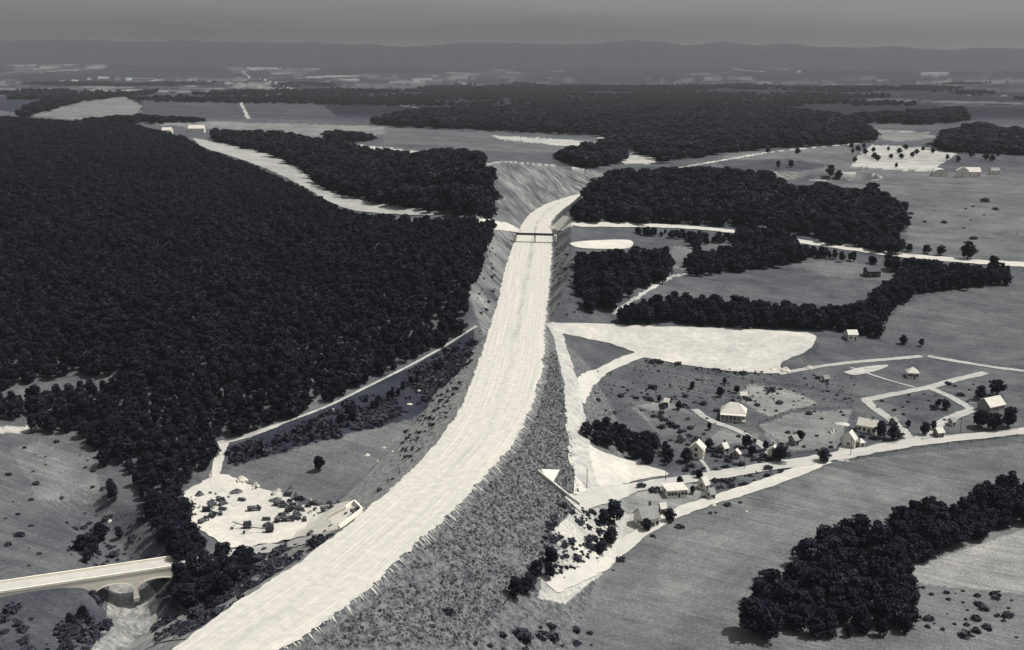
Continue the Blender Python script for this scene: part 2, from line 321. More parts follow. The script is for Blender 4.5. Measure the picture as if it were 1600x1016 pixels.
def ground_material():
    m = bpy.data.materials.new('ground'); m.use_nodes = True; nt = m.node_tree; b = nt.nodes['Principled BSDF']
    tc = nt.nodes.new('ShaderNodeTexCoord').outputs['Object']
    def attr(nm): a = nt.nodes.new('ShaderNodeAttribute'); a.attribute_name = nm; return a.outputs['Fac']
    grain = nmap(nt, nnoise(nt, tc, 1.1, 6, .85), .3, .7, .5, 1.5)
    mid = nmap(nt, nnoise(nt, tc, .05, 5, .65), .3, .7, .72, 1.28)
    big = nmap(nt, nnoise(nt, tc, .008, 4), .3, .7, .8, 1.2)
    furrow = nmap(nt, nnoise(nt, nmapping(nt, tc, (.02, .5, .2), R(28)), 1, 4, .6), .3, .7, .82, 1.18)
    f = nmath(nt, 'MULTIPLY', nmath(nt, 'MULTIPLY', attr('tone'), grain), nmath(nt, 'MULTIPLY', nmath(nt, 'MULTIPLY', mid, big), furrow))
    # embankment: patchy weeds on pale earth; cutting: rilled bare earth
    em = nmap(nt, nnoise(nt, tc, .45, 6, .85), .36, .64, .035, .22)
    rill = nmap(nt, nnoise(nt, nmapping(nt, tc, (.04, .8, .1), R(16)), 1, 4, .7), .36, .64, .04, .27); rill = nmath(nt, 'MULTIPLY', rill, nmap(nt, nnoise(nt, tc, .035, 4, .6), .35, .65, .45, 1.35))
    def mix(a, c, t):
        x = nt.nodes.new('ShaderNodeMix'); nt.links.new(t, x.inputs[0])
        nt.links.new(a, x.inputs[2]); nt.links.new(c, x.inputs[3]); return x.outputs[0]
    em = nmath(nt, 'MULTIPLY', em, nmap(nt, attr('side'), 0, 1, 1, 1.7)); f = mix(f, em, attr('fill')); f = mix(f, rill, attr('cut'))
    nt.links.new(nramp(nt, f), b.inputs['Base Color']); b.inputs['Roughness'].default_value = .95; b.inputs['Specular IOR Level'].default_value = .1
    bn = nt.nodes.new('ShaderNodeBump'); bn.inputs['Distance'].default_value = .5
    nt.links.new(nnoise(nt, tc, .7, 6, .7), bn.inputs['Height']); nt.links.new(bn.outputs[0], b.inputs['Normal']); return m
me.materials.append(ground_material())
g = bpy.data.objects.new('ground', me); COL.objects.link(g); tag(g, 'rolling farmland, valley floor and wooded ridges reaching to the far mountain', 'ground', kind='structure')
# ------------------------------------------------------------------ sheets and strips laid on the ground
def height(p, off): X, Y = np.array([q[0] for q in p]), np.array([q[1] for q in p]); return terrain(X, Y)+off
def strip(name, line, wid, m, off=.25, label=None, n=8, taper=None, crown=0.0):
    L = smooth_line(line, n); X, Y, Z = drop([q[0] for q in L], [q[1] for q in L]); P = [Vector((x, y, 0)) for x, y in zip(X, Y)]
    Q = [P[0]]
    for p in P[1:]:
        k = max(1, int((p-Q[-1]).length/2.5)); a = Q[-1]
        for i in range(1, k+1): Q.append(a+(p-a)*i/k)
    for _ in range(6): Q = [Q[0]]+[(Q[i-1]+Q[i]*2+Q[i+1])/4 for i in range(1, len(Q)-1)]+[Q[-1]]
    V, UVs, Fc = [], [], []; s = 0; NW = 5
    for i, q in enumerate(Q):
        t = (Q[min(i+1, len(Q)-1)]-Q[max(i-1, 0)]).normalized(); nn = Vector((-t.y, t.x, 0)); s += (q-Q[i-1]).length if i else 0
        ww = wid*(1+.16*(vnoise(np.array(s/7.), np.array(3.))-.5)); 
        if taper: ww *= taper(i/(len(Q)-1))
        for k in range(NW): f = (k/(NW-1)-.5); V.append(q+nn*float(ww)*f*(1+(rnd.uniform(-.13, .13) if k in (0, NW-1) else 0))); UVs.append((s, f*wid))
    z = height(V, off); V = [(v.x, v.y, zz) for v, zz in zip(V, z)]
    for i in range(len(Q)-1):
        for k in range(NW-1): a = i*NW+k; Fc.append((a, a+1, a+NW+1, a+NW))
    o = obj(name, V, Fc, m, uvs=UVs); tag(o, label, 'road', kind='structure'); return o
def sheet(name, poly, m, off=.2, step=3.0, jit=0.0, label=None, soft=5):
    L = smooth_line(poly+[poly[0]], soft)[:-1]; X, Y, Z = drop([q[0] for q in L], [q[1] for q in L]); B = list(zip(X.tolist(), Y.tolist())); E = []
    for k in range(len(B)):
        a, b = B[k], B[(k+1) % len(B)]; c = max(1, int(math.hypot(b[0]-a[0], b[1]-a[1])/step))
        for i in range(c): t = i/c; E.append((a[0]+(b[0]-a[0])*t+rnd.uniform(-jit, jit), a[1]+(b[1]-a[1])*t+rnd.uniform(-jit, jit)))
    xs = [q[0] for q in E]; ys = [q[1] for q in E]; gx, gy = np.meshgrid(np.arange(min(xs), max(xs), step), np.arange(min(ys), max(ys), step)); gx = gx.ravel(); gy = gy.ravel()
    gx = gx+nr.uniform(-.2, .2, gx.shape)*step; ok = sdist(E, gx, gy) < -step*.5
    P = [Vector(q) for q in E]+[Vector(q) for q in zip(gx[ok].tolist(), gy[ok].tolist())]; ne = len(E)
    v, e, f, *_ = delaunay_2d_cdt(P, [(i, (i+1) % ne) for i in range(ne)], [], 1, 1e-4)
    z = height(v, off); f = [t if (v[t[1]]-v[t[0]]).cross(v[t[2]]-v[t[0]]) > 0 else t[::-1] for t in f]
    o = obj(name, [(q.x, q.y, zz) for q, zz in zip(v, z)], f, m); tag(o, label, 'ground', kind='structure'); return o
# roadbed of the highway
n_ = len(RLw); rr = [Vector(q) for q in RRw]
def resample(P, k):
    P = [Vector(q[:2]) for q in P]; d = [0]
    for a, b in zip(P, P[1:]): d.append(d[-1]+(b-a).length)
    out = []; j = 0
    for i in range(k):
        s = d[-1]*i/(k-1)
        while j < len(P)-2 and d[j+1] < s: j += 1
        t = (s-d[j])/max(d[j+1]-d[j], 1e-6); out.append(P[j]+(P[j+1]-P[j])*min(t, 1))
    return out
def pair(k=900):
    a = resample(RLw, k); cr = [Vector(q) for q in RRw]; d = resample(RRw, 3000); out = []; j0 = 0
    for i, p in enumerate(a):
        t = (a[min(i+3, k-1)]-a[max(i-3, 0)]).normalized(); best = min(range(j0, min(j0+120, 3000)), key=lambda j: abs((d[j]-p).dot(t))); j0 = max(j0, best-2); out.append(d[best])
    for _ in range(10): out = [out[0]]+[(out[i-1]+2*out[i]+out[i+1])/4 for i in range(1, k-1)]+[out[-1]]
    return a, out
LA, RA = pair(); V, UVs, Fc = [], [], []; s = 0; NW = 13
for i, (a, b) in enumerate(zip(LA, RA)):
    s += (a-LA[i-1]).length if i else 0
    for k in range(NW):
        f = k/(NW-1); q = a+(b-a)*f; e = 0 if 0 < k < NW-1 else ((vnoise(np.array(s/6.), np.array(k*3.))-.5)*1.2+rnd.uniform(-.5, .5)*(1.5 if k else .7))
        q = q+(b-a).normalized()*float(e); V.append((q.x, q.y, .0 if 0 < k < NW-1 else -.12)); UVs.append((s, (f-.5)*28))
for i in range(len(LA)-1):
    for k in range(NW-1): a = i*NW+k; Fc.append((a, a+1, a+NW+1, a+NW))
def road_mat():
    m = mat('graded_earth_roadbed', .45, .17, 1, .35, stretch=(.012, 1.3, 1), uv=True, rough=.95); nt = m.node_tree; b = nt.nodes['Principled BSDF']
    src = b.inputs['Base Color'].links[0].from_socket; tc = nt.nodes.new('ShaderNodeTexCoord').outputs['UV']
    sx = nt.nodes.new('ShaderNodeSeparateXYZ'); nt.links.new(tc, sx.inputs[0]); y = sx.outputs['Y']
    w1 = nmath(nt, 'MULTIPLY', nnoise(nt, nmapping(nt, tc, (.02, 0, 0)), 1, 2), 3)
    yy = nmath(nt, 'ABSOLUTE', nmath(nt, 'ADD', nmath(nt, 'ADD', y, w1), -1.5), 0)
    med = nmap(nt, yy, .6, 2.2, 1, 0); brk = nmap(nt, nnoise(nt, nmapping(nt, tc, (.03, .3, 1)), 1, 4), .4, .6, .1, 1)
    fac = nmath(nt, 'MULTIPLY', nmath(nt, 'MULTIPLY', med, brk), nmap(nt, sx.outputs['X'], 300, 480, .22, .6))
    x = nt.nodes.new('ShaderNodeMix'); x.data_type = 'RGBA'; nt.links.new(fac, x.inputs[0]); nt.links.new(src, x.inputs[6]); x.inputs[7].default_value = tone(.22)
    nt.links.new(x.outputs[2], b.inputs['Base Color']); return m
o = obj('highway_roadbed', V, Fc, road_mat(), uvs=UVs); tag(o, 'broad pale graded roadbed sweeping from the lower left up into the ridge cut', 'road', kind='structure')
EARTH = mat('pale_earth', .47, .16, .06, .5, rough=.95, bump=.15); ROADM = mat('gravel_road', .44, .12, .3, .08, rough=.95); TRACK = mat('worn_track', .36, .22, .4, .1, rough=.95)
PAVE = mat('old_highway_paving', .38, .12, .5, .1, stretch=(.05, 2.2, 1), uv=True, rough=.9)
# fingers of spilled earth along the embankment's right shoulder
V, Fc = [], []
k = 0
while k < len(RA)-1:
    p = RA[k]; t = (RA[k+1]-RA[max(k-1, 0)]).normalized(); out = (p-LA[k]).normalized()
    if 180 < p.y < 640:
      for _r in range(2):
        sh = rnd.uniform(-.8, .8); L = rnd.uniform(.6, 2.5) if rnd.random() < .55 else rnd.uniform(1.5, 5.2); wd = rnd.uniform(.10, .42); dr = (out-t*rnd.uniform(.05, .6)).normalized(); b0 = len(V)
        N_ = 5
        for i in range(N_+1):
            f = i/N_; c = p+t*sh+dr*(L*f-.6); h = wd*(1-f)**.7+.05
            for sgn in (-1, 1): q = c+t*h*sgn; V.append([q.x, q.y, 0])
        for i in range(N_): a = b0+2*i; Fc.append((a, a+2, a+3, a+1))
    k += rnd.choice((1, 1, 1, 2, 2))
if V:
    z = height(V, .16); V = [(v[0], v[1], zz) for v, zz in zip(V, z)]
    o = obj('earth_spill', V, Fc, mat('spilled_earth', .36, .4, .5, rough=.95)); tag(o, 'pale tongues of loose earth spilling down the right shoulder of the embankment', 'earth', kind='stuff')
sheet('graded_field', [(856,504),(930,506),(1000,510),(1150,514),(1230,519),(1272,524),(1262,548),(1222,566),(1218,584),(1160,582),(1100,576),(1010,560),(985,548),(930,532),(872,520)], mat('scraped_field', .41, .2, .05, .3, rough=.95), off=.35, step=4, jit=.8, label='bare pale scraped field east of the embankment')
strip('haul_track', [(858,505),(870,520),(882,560),(893,600),(900,650),(905,700),(912,740),(930,765)], 8.5, TRACK, off=.3, label='pale haul track running down beside the embankment foot', taper=lambda t: .75+.5*t)
strip('branch_track', [(1010,552),(985,560),(945,578),(915,598),(902,625)], 7.5, ROADM, off=.28, label='pale branch track curving from the scraped field to the haul track')
sheet('dirt_lot', [(900,680),(915,690),(940,706),(990,722),(1045,740),(1010,748),(950,762),(910,782),(896,770),(900,730)], EARTH, off=.2, step=3, jit=.3, label='bare triangular dirt lot at the foot of the haul track')
strip('old_highway', [(1640,668),(1572,678),(1480,686),(1420,693),(1340,708),(1280,718),(1200,730),(1130,742),(1060,752),(1000,761),(950,772),(895,790)], 7.6, PAVE, off=.4, label='old paved highway crossing the valley toward the embankment')
strip('old_highway', [(296,884),(340,872),(400,860),(480,845),(520,832)], 7, mat('old_gravel', .32, .2, .3, .1), off=.3, label='old road between the arch bridge and the portal beside the yard')
strip('new_grade', [(1290,719),(1245,738),(1180,762),(1110,783),(1050,806),(1000,835),(950,870),(900,900),(862,920)], 6.8, ROADM, off=.3, label='freshly graded road running along the foot of the village', taper=lambda t: (1-.45*max(0, t-.7)/.3)*(1+.1*math.sin(t*9)))
strip('cross_road', [(868,349),(900,352),(960,352),(1060,355),(1150,363),(1200,371),(1250,378),(1330,389),(1400,399),(1470,405),(1540,411),(1640,416)], 13, ROADM, off=.5, label='pale country road crossing the right side above the woods')
strip('cross_road', [(812,360),(795,356),(770,352),(740,350)], 9, ROADM, off=.5, label='short pale country road end on the left of the overpass')
sheet('earth_patch', [(888,381),(920,377),(983,376),(984,388),(950,390),(905,388)], EARTH, off=.5, step=4, label='small bright patch of bare earth below the country road')
sheet('forest_clearing', [(300,216),(345,224),(420,241),(462,262),(492,285),(522,303),(570,315),(668,331),(668,338),(560,331),(518,318),(480,296),(440,275),(400,258),(350,241),(318,231)], mat('clearing_earth', .29, .2, .02, .2, rough=.95), off=.6, step=6, jit=1.5, label='pale cleared swath winding through the dark forest')
strip('forest_lane', [(340,694),(380,684),(410,674),(500,641),(560,612),(640,572),(700,538),(745,510)], 3.4, TRACK, off=.3, label='narrow pale lane along the lower edge of the forest', taper=lambda t: 1 if t < .3 else .45)
strip('yard_track', [(350,694),(344,712),(338,735),(336,755),(350,775),(372,790)], 4.2, ROADM, off=.4, label='pale track dropping from the forest lane into the yard')
sheet('construction_yard', [(284,772),(305,760),(325,748),(345,742),(372,748),(400,762),(440,772),(470,790),(520,790),(552,784),(566,800),(530,828),(480,838),(420,850),(355,856),(330,838),(306,826),(290,800)], EARTH, off=.3, step=3, jit=.7, label='bright bare construction yard beside the embankment')
for ln, wdt, lb in [([(1352,625),(1366,638),(1390,655),(1412,675),(1425,690)], 5, 'pale village lane down to the old highway'), ([(1350,626),(1400,616),(1450,606),(1490,595),(1540,583)], 5, 'pale village lane running up to the right'),
                    ([(1450,606),(1480,618),(1510,635),(1518,640)], 4.5, 'short lane down to the long roofed house'), ([(1522,640),(1495,650),(1470,662),(1445,680),(1430,690)], 5.5, 'lane from the long roofed house to the old highway'),
                    ([(1218,585),(1270,575),(1330,567),(1420,559),(1440,557)], 3.5, 'thin farm track along the top of the village fields'), ([(1450,557),(1500,566),(1580,578),(1640,584)], 4, 'thin farm track going off to the right edge'),
                    ([(1330,575),(1380,592),(1430,606)], 1.8, 'faint footpath in the village field'), ([(1085,640),(1110,658),(1150,672),(1190,695),(1205,712)], 4, 'driveway from the big hipped house to the road'),
                    ([(1318,722),(1318,705),(1328,692)], 5, 'short drive up to the gabled white cottage'), ([(1088,712),(1100,725),(1108,738)], 1.6, 'garden path of the white gabled house')]:
    strip('lane', ln, wdt, mat('lane_earth', .33, .16, .4, .1, rough=.95), off=.25, label=lb)
sheet('light_plot', [(1318,582),(1350,574),(1388,571),(1370,580),(1335,587)], TRACK, off=.3, label='pale cultivated plot in the village fields')
sheet('stream', [(172,905),(212,900),(250,935),(246,965),(300,975),(310,1000),(250,1005),(150,1060),(120,1060),(160,985),(168,945)], mat('rocky_stream', .22, .6, .5, .1, rough=.35, spec=.5, bump=.3), off=.25, step=2.5, label='shallow rocky stream under the arch bridge')
# ------------------------------------------------------------------ trees
LEAF = mat('leaves', .0085, .98, 2.2, rand=.75, rough=.9, spec=.12)
def speckle(m, amt):                                 # sunlit speckle painted into the leaf colour as paler clusters
    nt = m.node_tree; b = nt.nodes['Principled BSDF']; rp = b.inputs['Base Color'].links[0].from_node; dv = rp.inputs[0].links[0].from_node; src = dv.inputs[0].links[0].from_socket
    tc = nt.nodes.new('ShaderNodeTexCoord').outputs['Object']; a = nmap(nt, nnoise(nt, tc, .55, 2), .47, .62, .15, 1); c = nmap(nt, nnoise(nt, tc, 2.6, 3, .7), .50, .66, 0, amt)
    oi = nt.nodes.new('ShaderNodeObjectInfo'); k = nmap(nt, oi.outputs['Random'], .2, 1, .25, 1.3); nt.links.new(nmath(nt, 'ADD', src, nmath(nt, 'MULTIPLY', nmath(nt, 'MULTIPLY', a, c), k)), dv.inputs[0])
speckle(LEAF, .14)
LEAF2 = mat('grey_leaves', .05, .8, .9, rand=.4, rough=.85, spec=.25); BARK = mat('bark', .09, .3, 2, rough=.95)
def crown_mesh(seed, h, r, nleaf=900, leaf=.55, conic=0.0, low=.07):
    q = np.random.RandomState(seed); lobes = []
    for k in range(12):
        t = q.uniform(0, 1); a = q.uniform(0, 6.283); z = h*(low+.16+(.72-low)*t); rad = r*(.62*(1-abs(t-.45)*.9))*(1-conic*t); d = rad*q.uniform(.3, 1)
        lobes.append((d*math.cos(a), d*math.sin(a), z, r*q.uniform(.34, .55)*(1-conic*t*.7)))
    lobes.append((0, 0, h*.80, r*.42)); lobes.append((0, 0, h*.5, r*.62)); L = np.array(lobes)
    i = q.choice(len(L), nleaf, p=L[:, 3]**2/np.sum(L[:, 3]**2)); dirs = q.normal(size=(nleaf, 3)); dirs /= np.linalg.norm(dirs, axis=1)[:, None]; dirs[:, 2] = np.abs(dirs[:, 2])*q.choice([1, 1, 1, -1], nleaf)
    c = L[i, :3]+dirs*(L[i, 3]*q.uniform(.72, 1.1, nleaf))[:, None]*np.array([1, 1, .92]); c[:, 2] = np.maximum(c[:, 2], h*low*.6)
    V, Fc = [], []
    for k in range(nleaf):
        nrm = Vector(dirs[k]*.8+q.normal(size=3)*.55); nrm.normalize(); u = nrm.orthogonal().normalized(); u.rotate(Matrix.Rotation(q.uniform(0, 6.28), 3, nrm)); v = nrm.cross(u); s = leaf*q.uniform(.6, 1.4); b = len(V); C_ = Vector(c[k])
        V += [C_+u*s, C_+v*s*.7, C_-u*s, C_-v*s*.7]; Fc.append((b, b+1, b+2, b+3))
    return V, Fc
def trunk_mesh(seed, h, r):
    q = random.Random(seed); m = MB(); m.tube((0, 0, -.6), (q.uniform(-.2, .2), q.uniform(-.2, .2), h*.55), r*.07+.05, r*.03+.03, 7)
    for k in range(5):
        a = k*1.257+q.uniform(-.4, .4); z = h*q.uniform(.25, .5); m.tube((0, 0, z), (math.cos(a)*r*.6, math.sin(a)*r*.6, z+h*.25), r*.035, r*.012, 5)
    return m
def make_tree(name, seed, h, r, m=LEAF, **kw):
    t = empty(name, (0, 0, -300)); V, Fc = crown_mesh(seed, h, r, **kw); obj('crown', V, Fc, m, t); trunk_mesh(seed, h, r).build('trunk', BARK, t); return t
PROTO = [make_tree('broadleaf_tree', s_, 10, r_, conic=c_, nleaf=nl, leaf=lf) for s_, r_, c_, nl, lf in ((1, 3.9, 0, 1000, .5), (2, 3.4, .15, 900, .5), (3, 4.3, 0, 1100, .5), (4, 3.0, .4, 800, .48), (5, 3.7, .1, 950, .5))]
PUSED = [False]*len(PROTO)
def tree_at(x, y, z, h, label, group=None, k=None, cat='tree', wide=1.0):
    k = rnd.randrange(len(PROTO)) if k is None else k
    t = copy_tree(PROTO[k]) if PUSED[k] else PROTO[k]; PUSED[k] = True
    t.location = (x, y, z-.1); s = h/10; t.scale = (s*wide, s*wide, s); t.rotation_euler = (0, 0, rnd.uniform(0, 6.28)); tag(t, label, cat, group); return t
def ptree(px, py, h, label, group=None, k=None, wide=1.0):   # px,py: foot of the tree
    p = at(px, py); return tree_at(p.x, p.y, p.z, h, label, group, k, wide=wide)
def bush_mesh(seed, r=1.0, nl=90):
    q = np.random.RandomState(seed); V, Fc = [], []
    for k in range(nl):
        d = q.normal(size=3); d /= np.linalg.norm(d); d[2] = abs(d[2]); C_ = Vector(d*r*q.uniform(.45, 1.05)*np.array([1, 1, .85])); nrm = Vector(d*.7+q.normal(size=3)*.5).normalized(); u = nrm.orthogonal(); v = nrm.cross(u); s = r*.26*q.uniform(.6, 1.4); b = len(V)
        V += [C_+u*s, C_+v*s*.7, C_-u*s, C_-v*s*.7]; Fc.append((b, b+1, b+2, b+3))
    return V, Fc
def gn_group(name, objs):
    nt = bpy.data.node_groups.new(name, 'GeometryNodeTree'); nt.interface.new_socket('Geometry', in_out='INPUT', socket_type='NodeSocketGeometry'); nt.interface.new_socket('Geometry', in_out='OUTPUT', socket_type='NodeSocketGeometry')
    N = nt.nodes.new; L = nt.links.new; gi = N('NodeGroupInput'); go = N('NodeGroupOutput'); ip = N('GeometryNodeInstanceOnPoints'); L(gi.outputs[0], ip.inputs['Points'])
    gg = N('GeometryNodeJoinGeometry'); 
    for o in reversed(objs):
        oi = N('GeometryNodeObjectInfo'); oi.inputs['Object'].default_value = o; oi.inputs['As Instance'].default_value = True; oi.transform_space = 'ORIGINAL'; L(oi.outputs['Geometry'], gg.inputs[0])
    L(gg.outputs[0], ip.inputs['Instance']); ip.inputs['Pick Instance'].default_value = True
    def na(nm, ty, key):
        a = N('GeometryNodeInputNamedAttribute'); a.data_type = ty; a.inputs['Name'].default_value = nm; L([q for q in a.outputs if q.enabled][0], ip.inputs[key])
    na('scl', 'FLOAT_VECTOR', 'Scale'); na('rot', 'FLOAT_VECTOR', 'Rotation'); na('idx', 'INT', 'Instance Index'); L(ip.outputs[0], go.inputs[0]); return nt
def scatter_object(name, P, scl, nvar, group, label, cat):
    me = bpy.data.meshes.new(name); me.from_pydata(P, [], []); k = len(P)
    a = me.attributes.new('scl', 'FLOAT_VECTOR', 'POINT'); a.data.foreach_set('vector', np.asarray(scl, np.float32).ravel())
    a = me.attributes.new('rot', 'FLOAT_VECTOR', 'POINT'); a.data.foreach_set('vector', np.stack([nr.uniform(-.08, .08, k), nr.uniform(-.08, .08, k), nr.uniform(0, 6.28, k)], -1).astype(np.float32).ravel())
    a = me.attributes.new('idx', 'INT', 'POINT'); a.data.foreach_set('value', nr.randint(0, nvar, k).astype(np.int32))
    o = bpy.data.objects.new(name, me); COL.objects.link(o); md = o.modifiers.new('scatter', 'NODES'); md.node_group = group; tag(o, label, cat, kind='stuff'); return o
# woods: outline of the canopy in the survey photo, spacing, tree height
WOODS = [
 ('forest', 'vast dense dark forest covering the left half of the valley side', 'leafy tree at the near edge of the big dark forest on the left', [(-90,180),(20,184),(120,190),(200,193),(285,214),(318,234),(400,262),(440,279),(480,300),(520,322),(560,335),(668,341),(772,345),(770,385),(752,425),(738,455),(724,478),(742,505),(700,535),(620,575),(520,625),(500,634),(410,668),(338,692),(334,738),(284,762),(288,800),(308,832),(355,852),(392,858),(388,905),(330,945),(285,950),(276,878),(238,862),(232,792),(168,790),(158,705),(130,684),(20,666),(-90,660)], 5.0, 8.2,
   [[(20,612),(80,592),(200,586),(195,606),(90,624),(-90,640),(-90,622)], [(-60,655),(60,658),(70,672),(-60,675)], [(170,720),(200,730),(225,790),(180,775)]]),
 ('forest', 'dark wood between the pale cleared swath and the ridge cut', None, [(325,204),(430,206),(520,222),(600,234),(640,240),(700,232),(748,240),(768,262),(775,300),(772,345),(672,332),(560,312),(510,296),(470,262),(420,240),(340,222)], 9, 13, []),
 ('woodland', 'dark wood on the right shoulder of the ridge cut', None, [(905,346),(893,328),(912,300),(935,280),(962,268),(1050,264),(1130,266),(1200,270),(1235,292),(1290,288),(1320,302),(1360,290),(1390,308),(1418,322),(1410,350),(1400,385),(1340,378),(1250,366),(1145,352),(960,345)], 9, 14, [[(1172,372),(1182,372),(1250,316),(1242,314)]]),
 ('woodland', 'square dark wood right of the road below the bright earth patch', None, [(905,398),(980,392),(1040,392),(1050,418),(1035,440),(1000,452),(955,487),(915,492),(902,450)], 5.6, 11, []),
 ('woodland', 'mixed scrubby wood below the country road', None, [(1050,368),(1145,366),(1250,386),(1300,396),(1240,404),(1225,412),(1150,425),(1080,432),(1060,412),(1090,390)], 5.2, 8, [[(1085,385),(1150,380),(1160,392),(1100,405)]]),
 ('woodland', 'thick dark trees where the woods meet the country road', None, [(1148,356),(1200,360),(1250,368),(1256,388),(1300,396),(1270,404),(1225,414),(1150,426),(1125,420),(1150,400)], 5.5, 11, []),
 ('woodland', 'trees thinning out above the country road below the big right wood', None, [(1270,362),(1400,366),(1440,388),(1400,397),(1330,388),(1270,378)], 8, 11, []),
 ('tree_belt', 'thin belt of trees along the lower side of the country road', None, [(985,356),(1060,360),(1145,366),(1145,374),(1050,372),(985,366)], 4.8, 7, []),
 ('tree_belt', 'belt of trees on the lower side of the country road far right', None, [(1250,386),(1330,396),(1420,408),(1540,415),(1570,412),(1575,425),(1480,428),(1410,425),(1350,410),(1255,400)], 5.2, 9, []),
 ('tree_belt', 'loose trees above the country road at the right', None, [(1280,360),(1400,375),(1500,390),(1500,400),(1400,396),(1290,380)], 11, 9, []),
 ('tree_belt', 'dark tree belt between the oval field and the scraped field', None, [(950,494),(1000,470),(1050,462),(1150,468),(1220,478),(1290,482),(1350,476),(1372,452),(1400,430),(1425,410),(1470,415),(1574,418),(1574,445),(1480,453),(1430,462),(1388,490),(1372,528),(1290,512),(1170,512),(1050,506),(905,500)], 4.6, 10, []),
 ('woodland', 'far dark wood across the middle distance', None, [(560,190),(640,172),(780,166),(900,160),(1060,163),(1200,165),(1310,178),(1360,200),(1375,216),(1320,226),(1200,231),(1100,243),(1040,254),(1000,238),(975,228),(940,212),(780,204),(640,198)], 19, 15, [[(940,214),(1020,216),(1020,220),(940,218)]]),
 ('woodland', 'dark wood behind the ridge cut', None, [(865,248),(872,238),(910,228),(972,214),(976,254),(930,262),(890,258)], 11, 14, []),
 ('woodland', 'long dark wood on the far right horizon fields', None, [(1306,190),(1335,178),(1420,174),(1500,167),(1512,188),(1440,194)], 19, 15, []),
 ('woodland', 'dark wood at the far right above the farm', None, [(1458,236),(1478,206),(1530,192),(1562,200),(1680,205),(1680,245),(1576,240)], 14, 14, []),
 ('woodland', 'dark hedge line of trees in front of the far valley on the left', None, [(110,188),(220,180),(330,186),(330,190),(240,192),(120,194)], 15, 12, []),
 ('woodland', 'far grey-dark wood on the left middle distance', None, [(20,176),(60,158),(120,150),(250,140),(240,146),(130,158),(40,184)], 24, 14, []),
 ('tree_belt', 'small dark clump of trees in the pale strip left of centre', None, [(508,208),(530,204),(580,210),(585,220),(515,222)], 12, 11, []),
 ('woodland', 'dark wood in the bottom right corner below the meadow', 'leafy tree in the dark wood at the bottom right', [(1180,925),(1205,892),(1262,850),(1320,820),(1345,812),(1380,828),(1400,840),(1395,812),(1422,778),(1470,780),(1500,792),(1508,762),(1540,750),(1572,742),(1660,730),(1660,812),(1572,830),(1500,850),(1440,876),(1414,890),(1430,930),(1420,990),(1330,1000),(1170,1000)], 5.0, 8.5, [[(1320,865),(1370,862),(1385,880),(1330,890)]]),
 ('tree_belt', 'thick dark row of trees beside the dirt lot', 'tree in the thick dark row beside the dirt lot', [(915,662),(945,655),(985,672),(1040,690),(1052,712),(1048,728),(1010,722),(960,702),(918,690)], 4.6, 8, []),
 ('scrub', 'taller bushes of the dark thicket below the forest lane', None, [(352,712),(365,698),(420,690),(500,652),(620,600),(735,530),(700,568),(640,605),(600,640),(500,684),(420,706),(362,728)], 5.2, 4, []),
]
def scatter_poly(pl, sp, h, holes, expand=1.0):
    X, Y, Z = drop(*zip(*[(q[0], q[1]) for q in smooth_line(pl+[pl[0]], 3)])); x0, x1, y0, y1 = X.min()-20, X.max()+20, Y.min()-20, Y.max()*1.06+30
    gx, gy = np.meshgrid(np.arange(x0, x1, sp), np.arange(y0, y1, sp)); gx = (gx+nr.uniform(-.48, .48, gx.shape)*sp).ravel(); gy = (gy+nr.uniform(-.48, .48, gy.shape)*sp).ravel()
    s = (np.abs(gx) < gy*.62); gx, gy = gx[s], gy[s]; z = terrain(gx, gy); hh = h*nr.uniform(.62, 1.25, gx.shape)*(.72+.56*fbm(gx/35, gy/35, 55))
    a, b, _ = project(gx, gy, z+hh*.68); k = inside(pl, a+nr.uniform(-2, 2, a.shape), b); a, b, _ = project(gx, gy, z+hh*.08); k &= inside(pl, a, b+nr.uniform(-2, 1, b.shape)); a2, b2, _ = project(gx, gy, z)
    for hp in holes: k &= ~inside(hp, a2, b2)
    rm = gy < 1600; d = np.full(gx.shape, 99.); d[rm] = sdist(ROADPOLY, gx[rm], gy[rm]); k &= d > 14
    return gx[k], gy[k], z[k], hh[k]
ALL = []
for wi, (nm, lab, tl, pl, sp, h, holes) in enumerate(WOODS):
    x, y, z, hh = scatter_poly(pl, sp, h, holes)
    if sp <= 9:                                       # fewer, broader crowns far away
        keep = (nr.uniform(size=x.shape) < np.clip(1.3-(y-700)/1500, .45, 1)); x, y, z, hh = x[keep], y[keep], z[keep], hh[keep]
    a, b, dep = project(x, y, z+hh*.5); ALL.append([x, y, z, hh, dep, (a > 0) & (a < 1600) & (b < 1016)])
NIND = 236
cand = [(ALL[wi][4][i], wi, i) for wi in range(len(WOODS)) if WOODS[wi][2] for i in range(len(ALL[wi][0])) if ALL[wi][5][i]]
cand.sort(); pick = {}
for d, wi, i in cand[:NIND]: pick.setdefault(wi, []).append(i)
WEED = mat('dry_weeds', .13, .8, 1.4, rand=.5, rough=.9)
SHR = [obj('crown', *bush_mesh(40+k), LEAF2) for k in range(3)]
def first_bush(k, px, py, h, label):
    p = at(px, py); t = empty('shrub', p); SHR[k].parent = t; t.scale = (h, h, h); tag(t, label, 'shrub')
first_bush(0, 700, 958, 2.0, 'low grey shrub on the embankment slope near the bottom edge'); first_bush(1, 1023, 768, 2.4, 'upright dark shrub left of the long low building'); first_bush(2, 1190, 718, 1.8, 'low dark shrub by the old highway left of the small white house')
GT = None
CROWNS = [[c for c in t.children if c.name.startswith('crown')][0] for t in PROTO]
GT = gn_group('tree_scatter', CROWNS); GB = gn_group('shrub_scatter', SHR); WD = [obj('weeds', *bush_mesh(60+k, 1.0, 46), WEED) for k in range(3)]
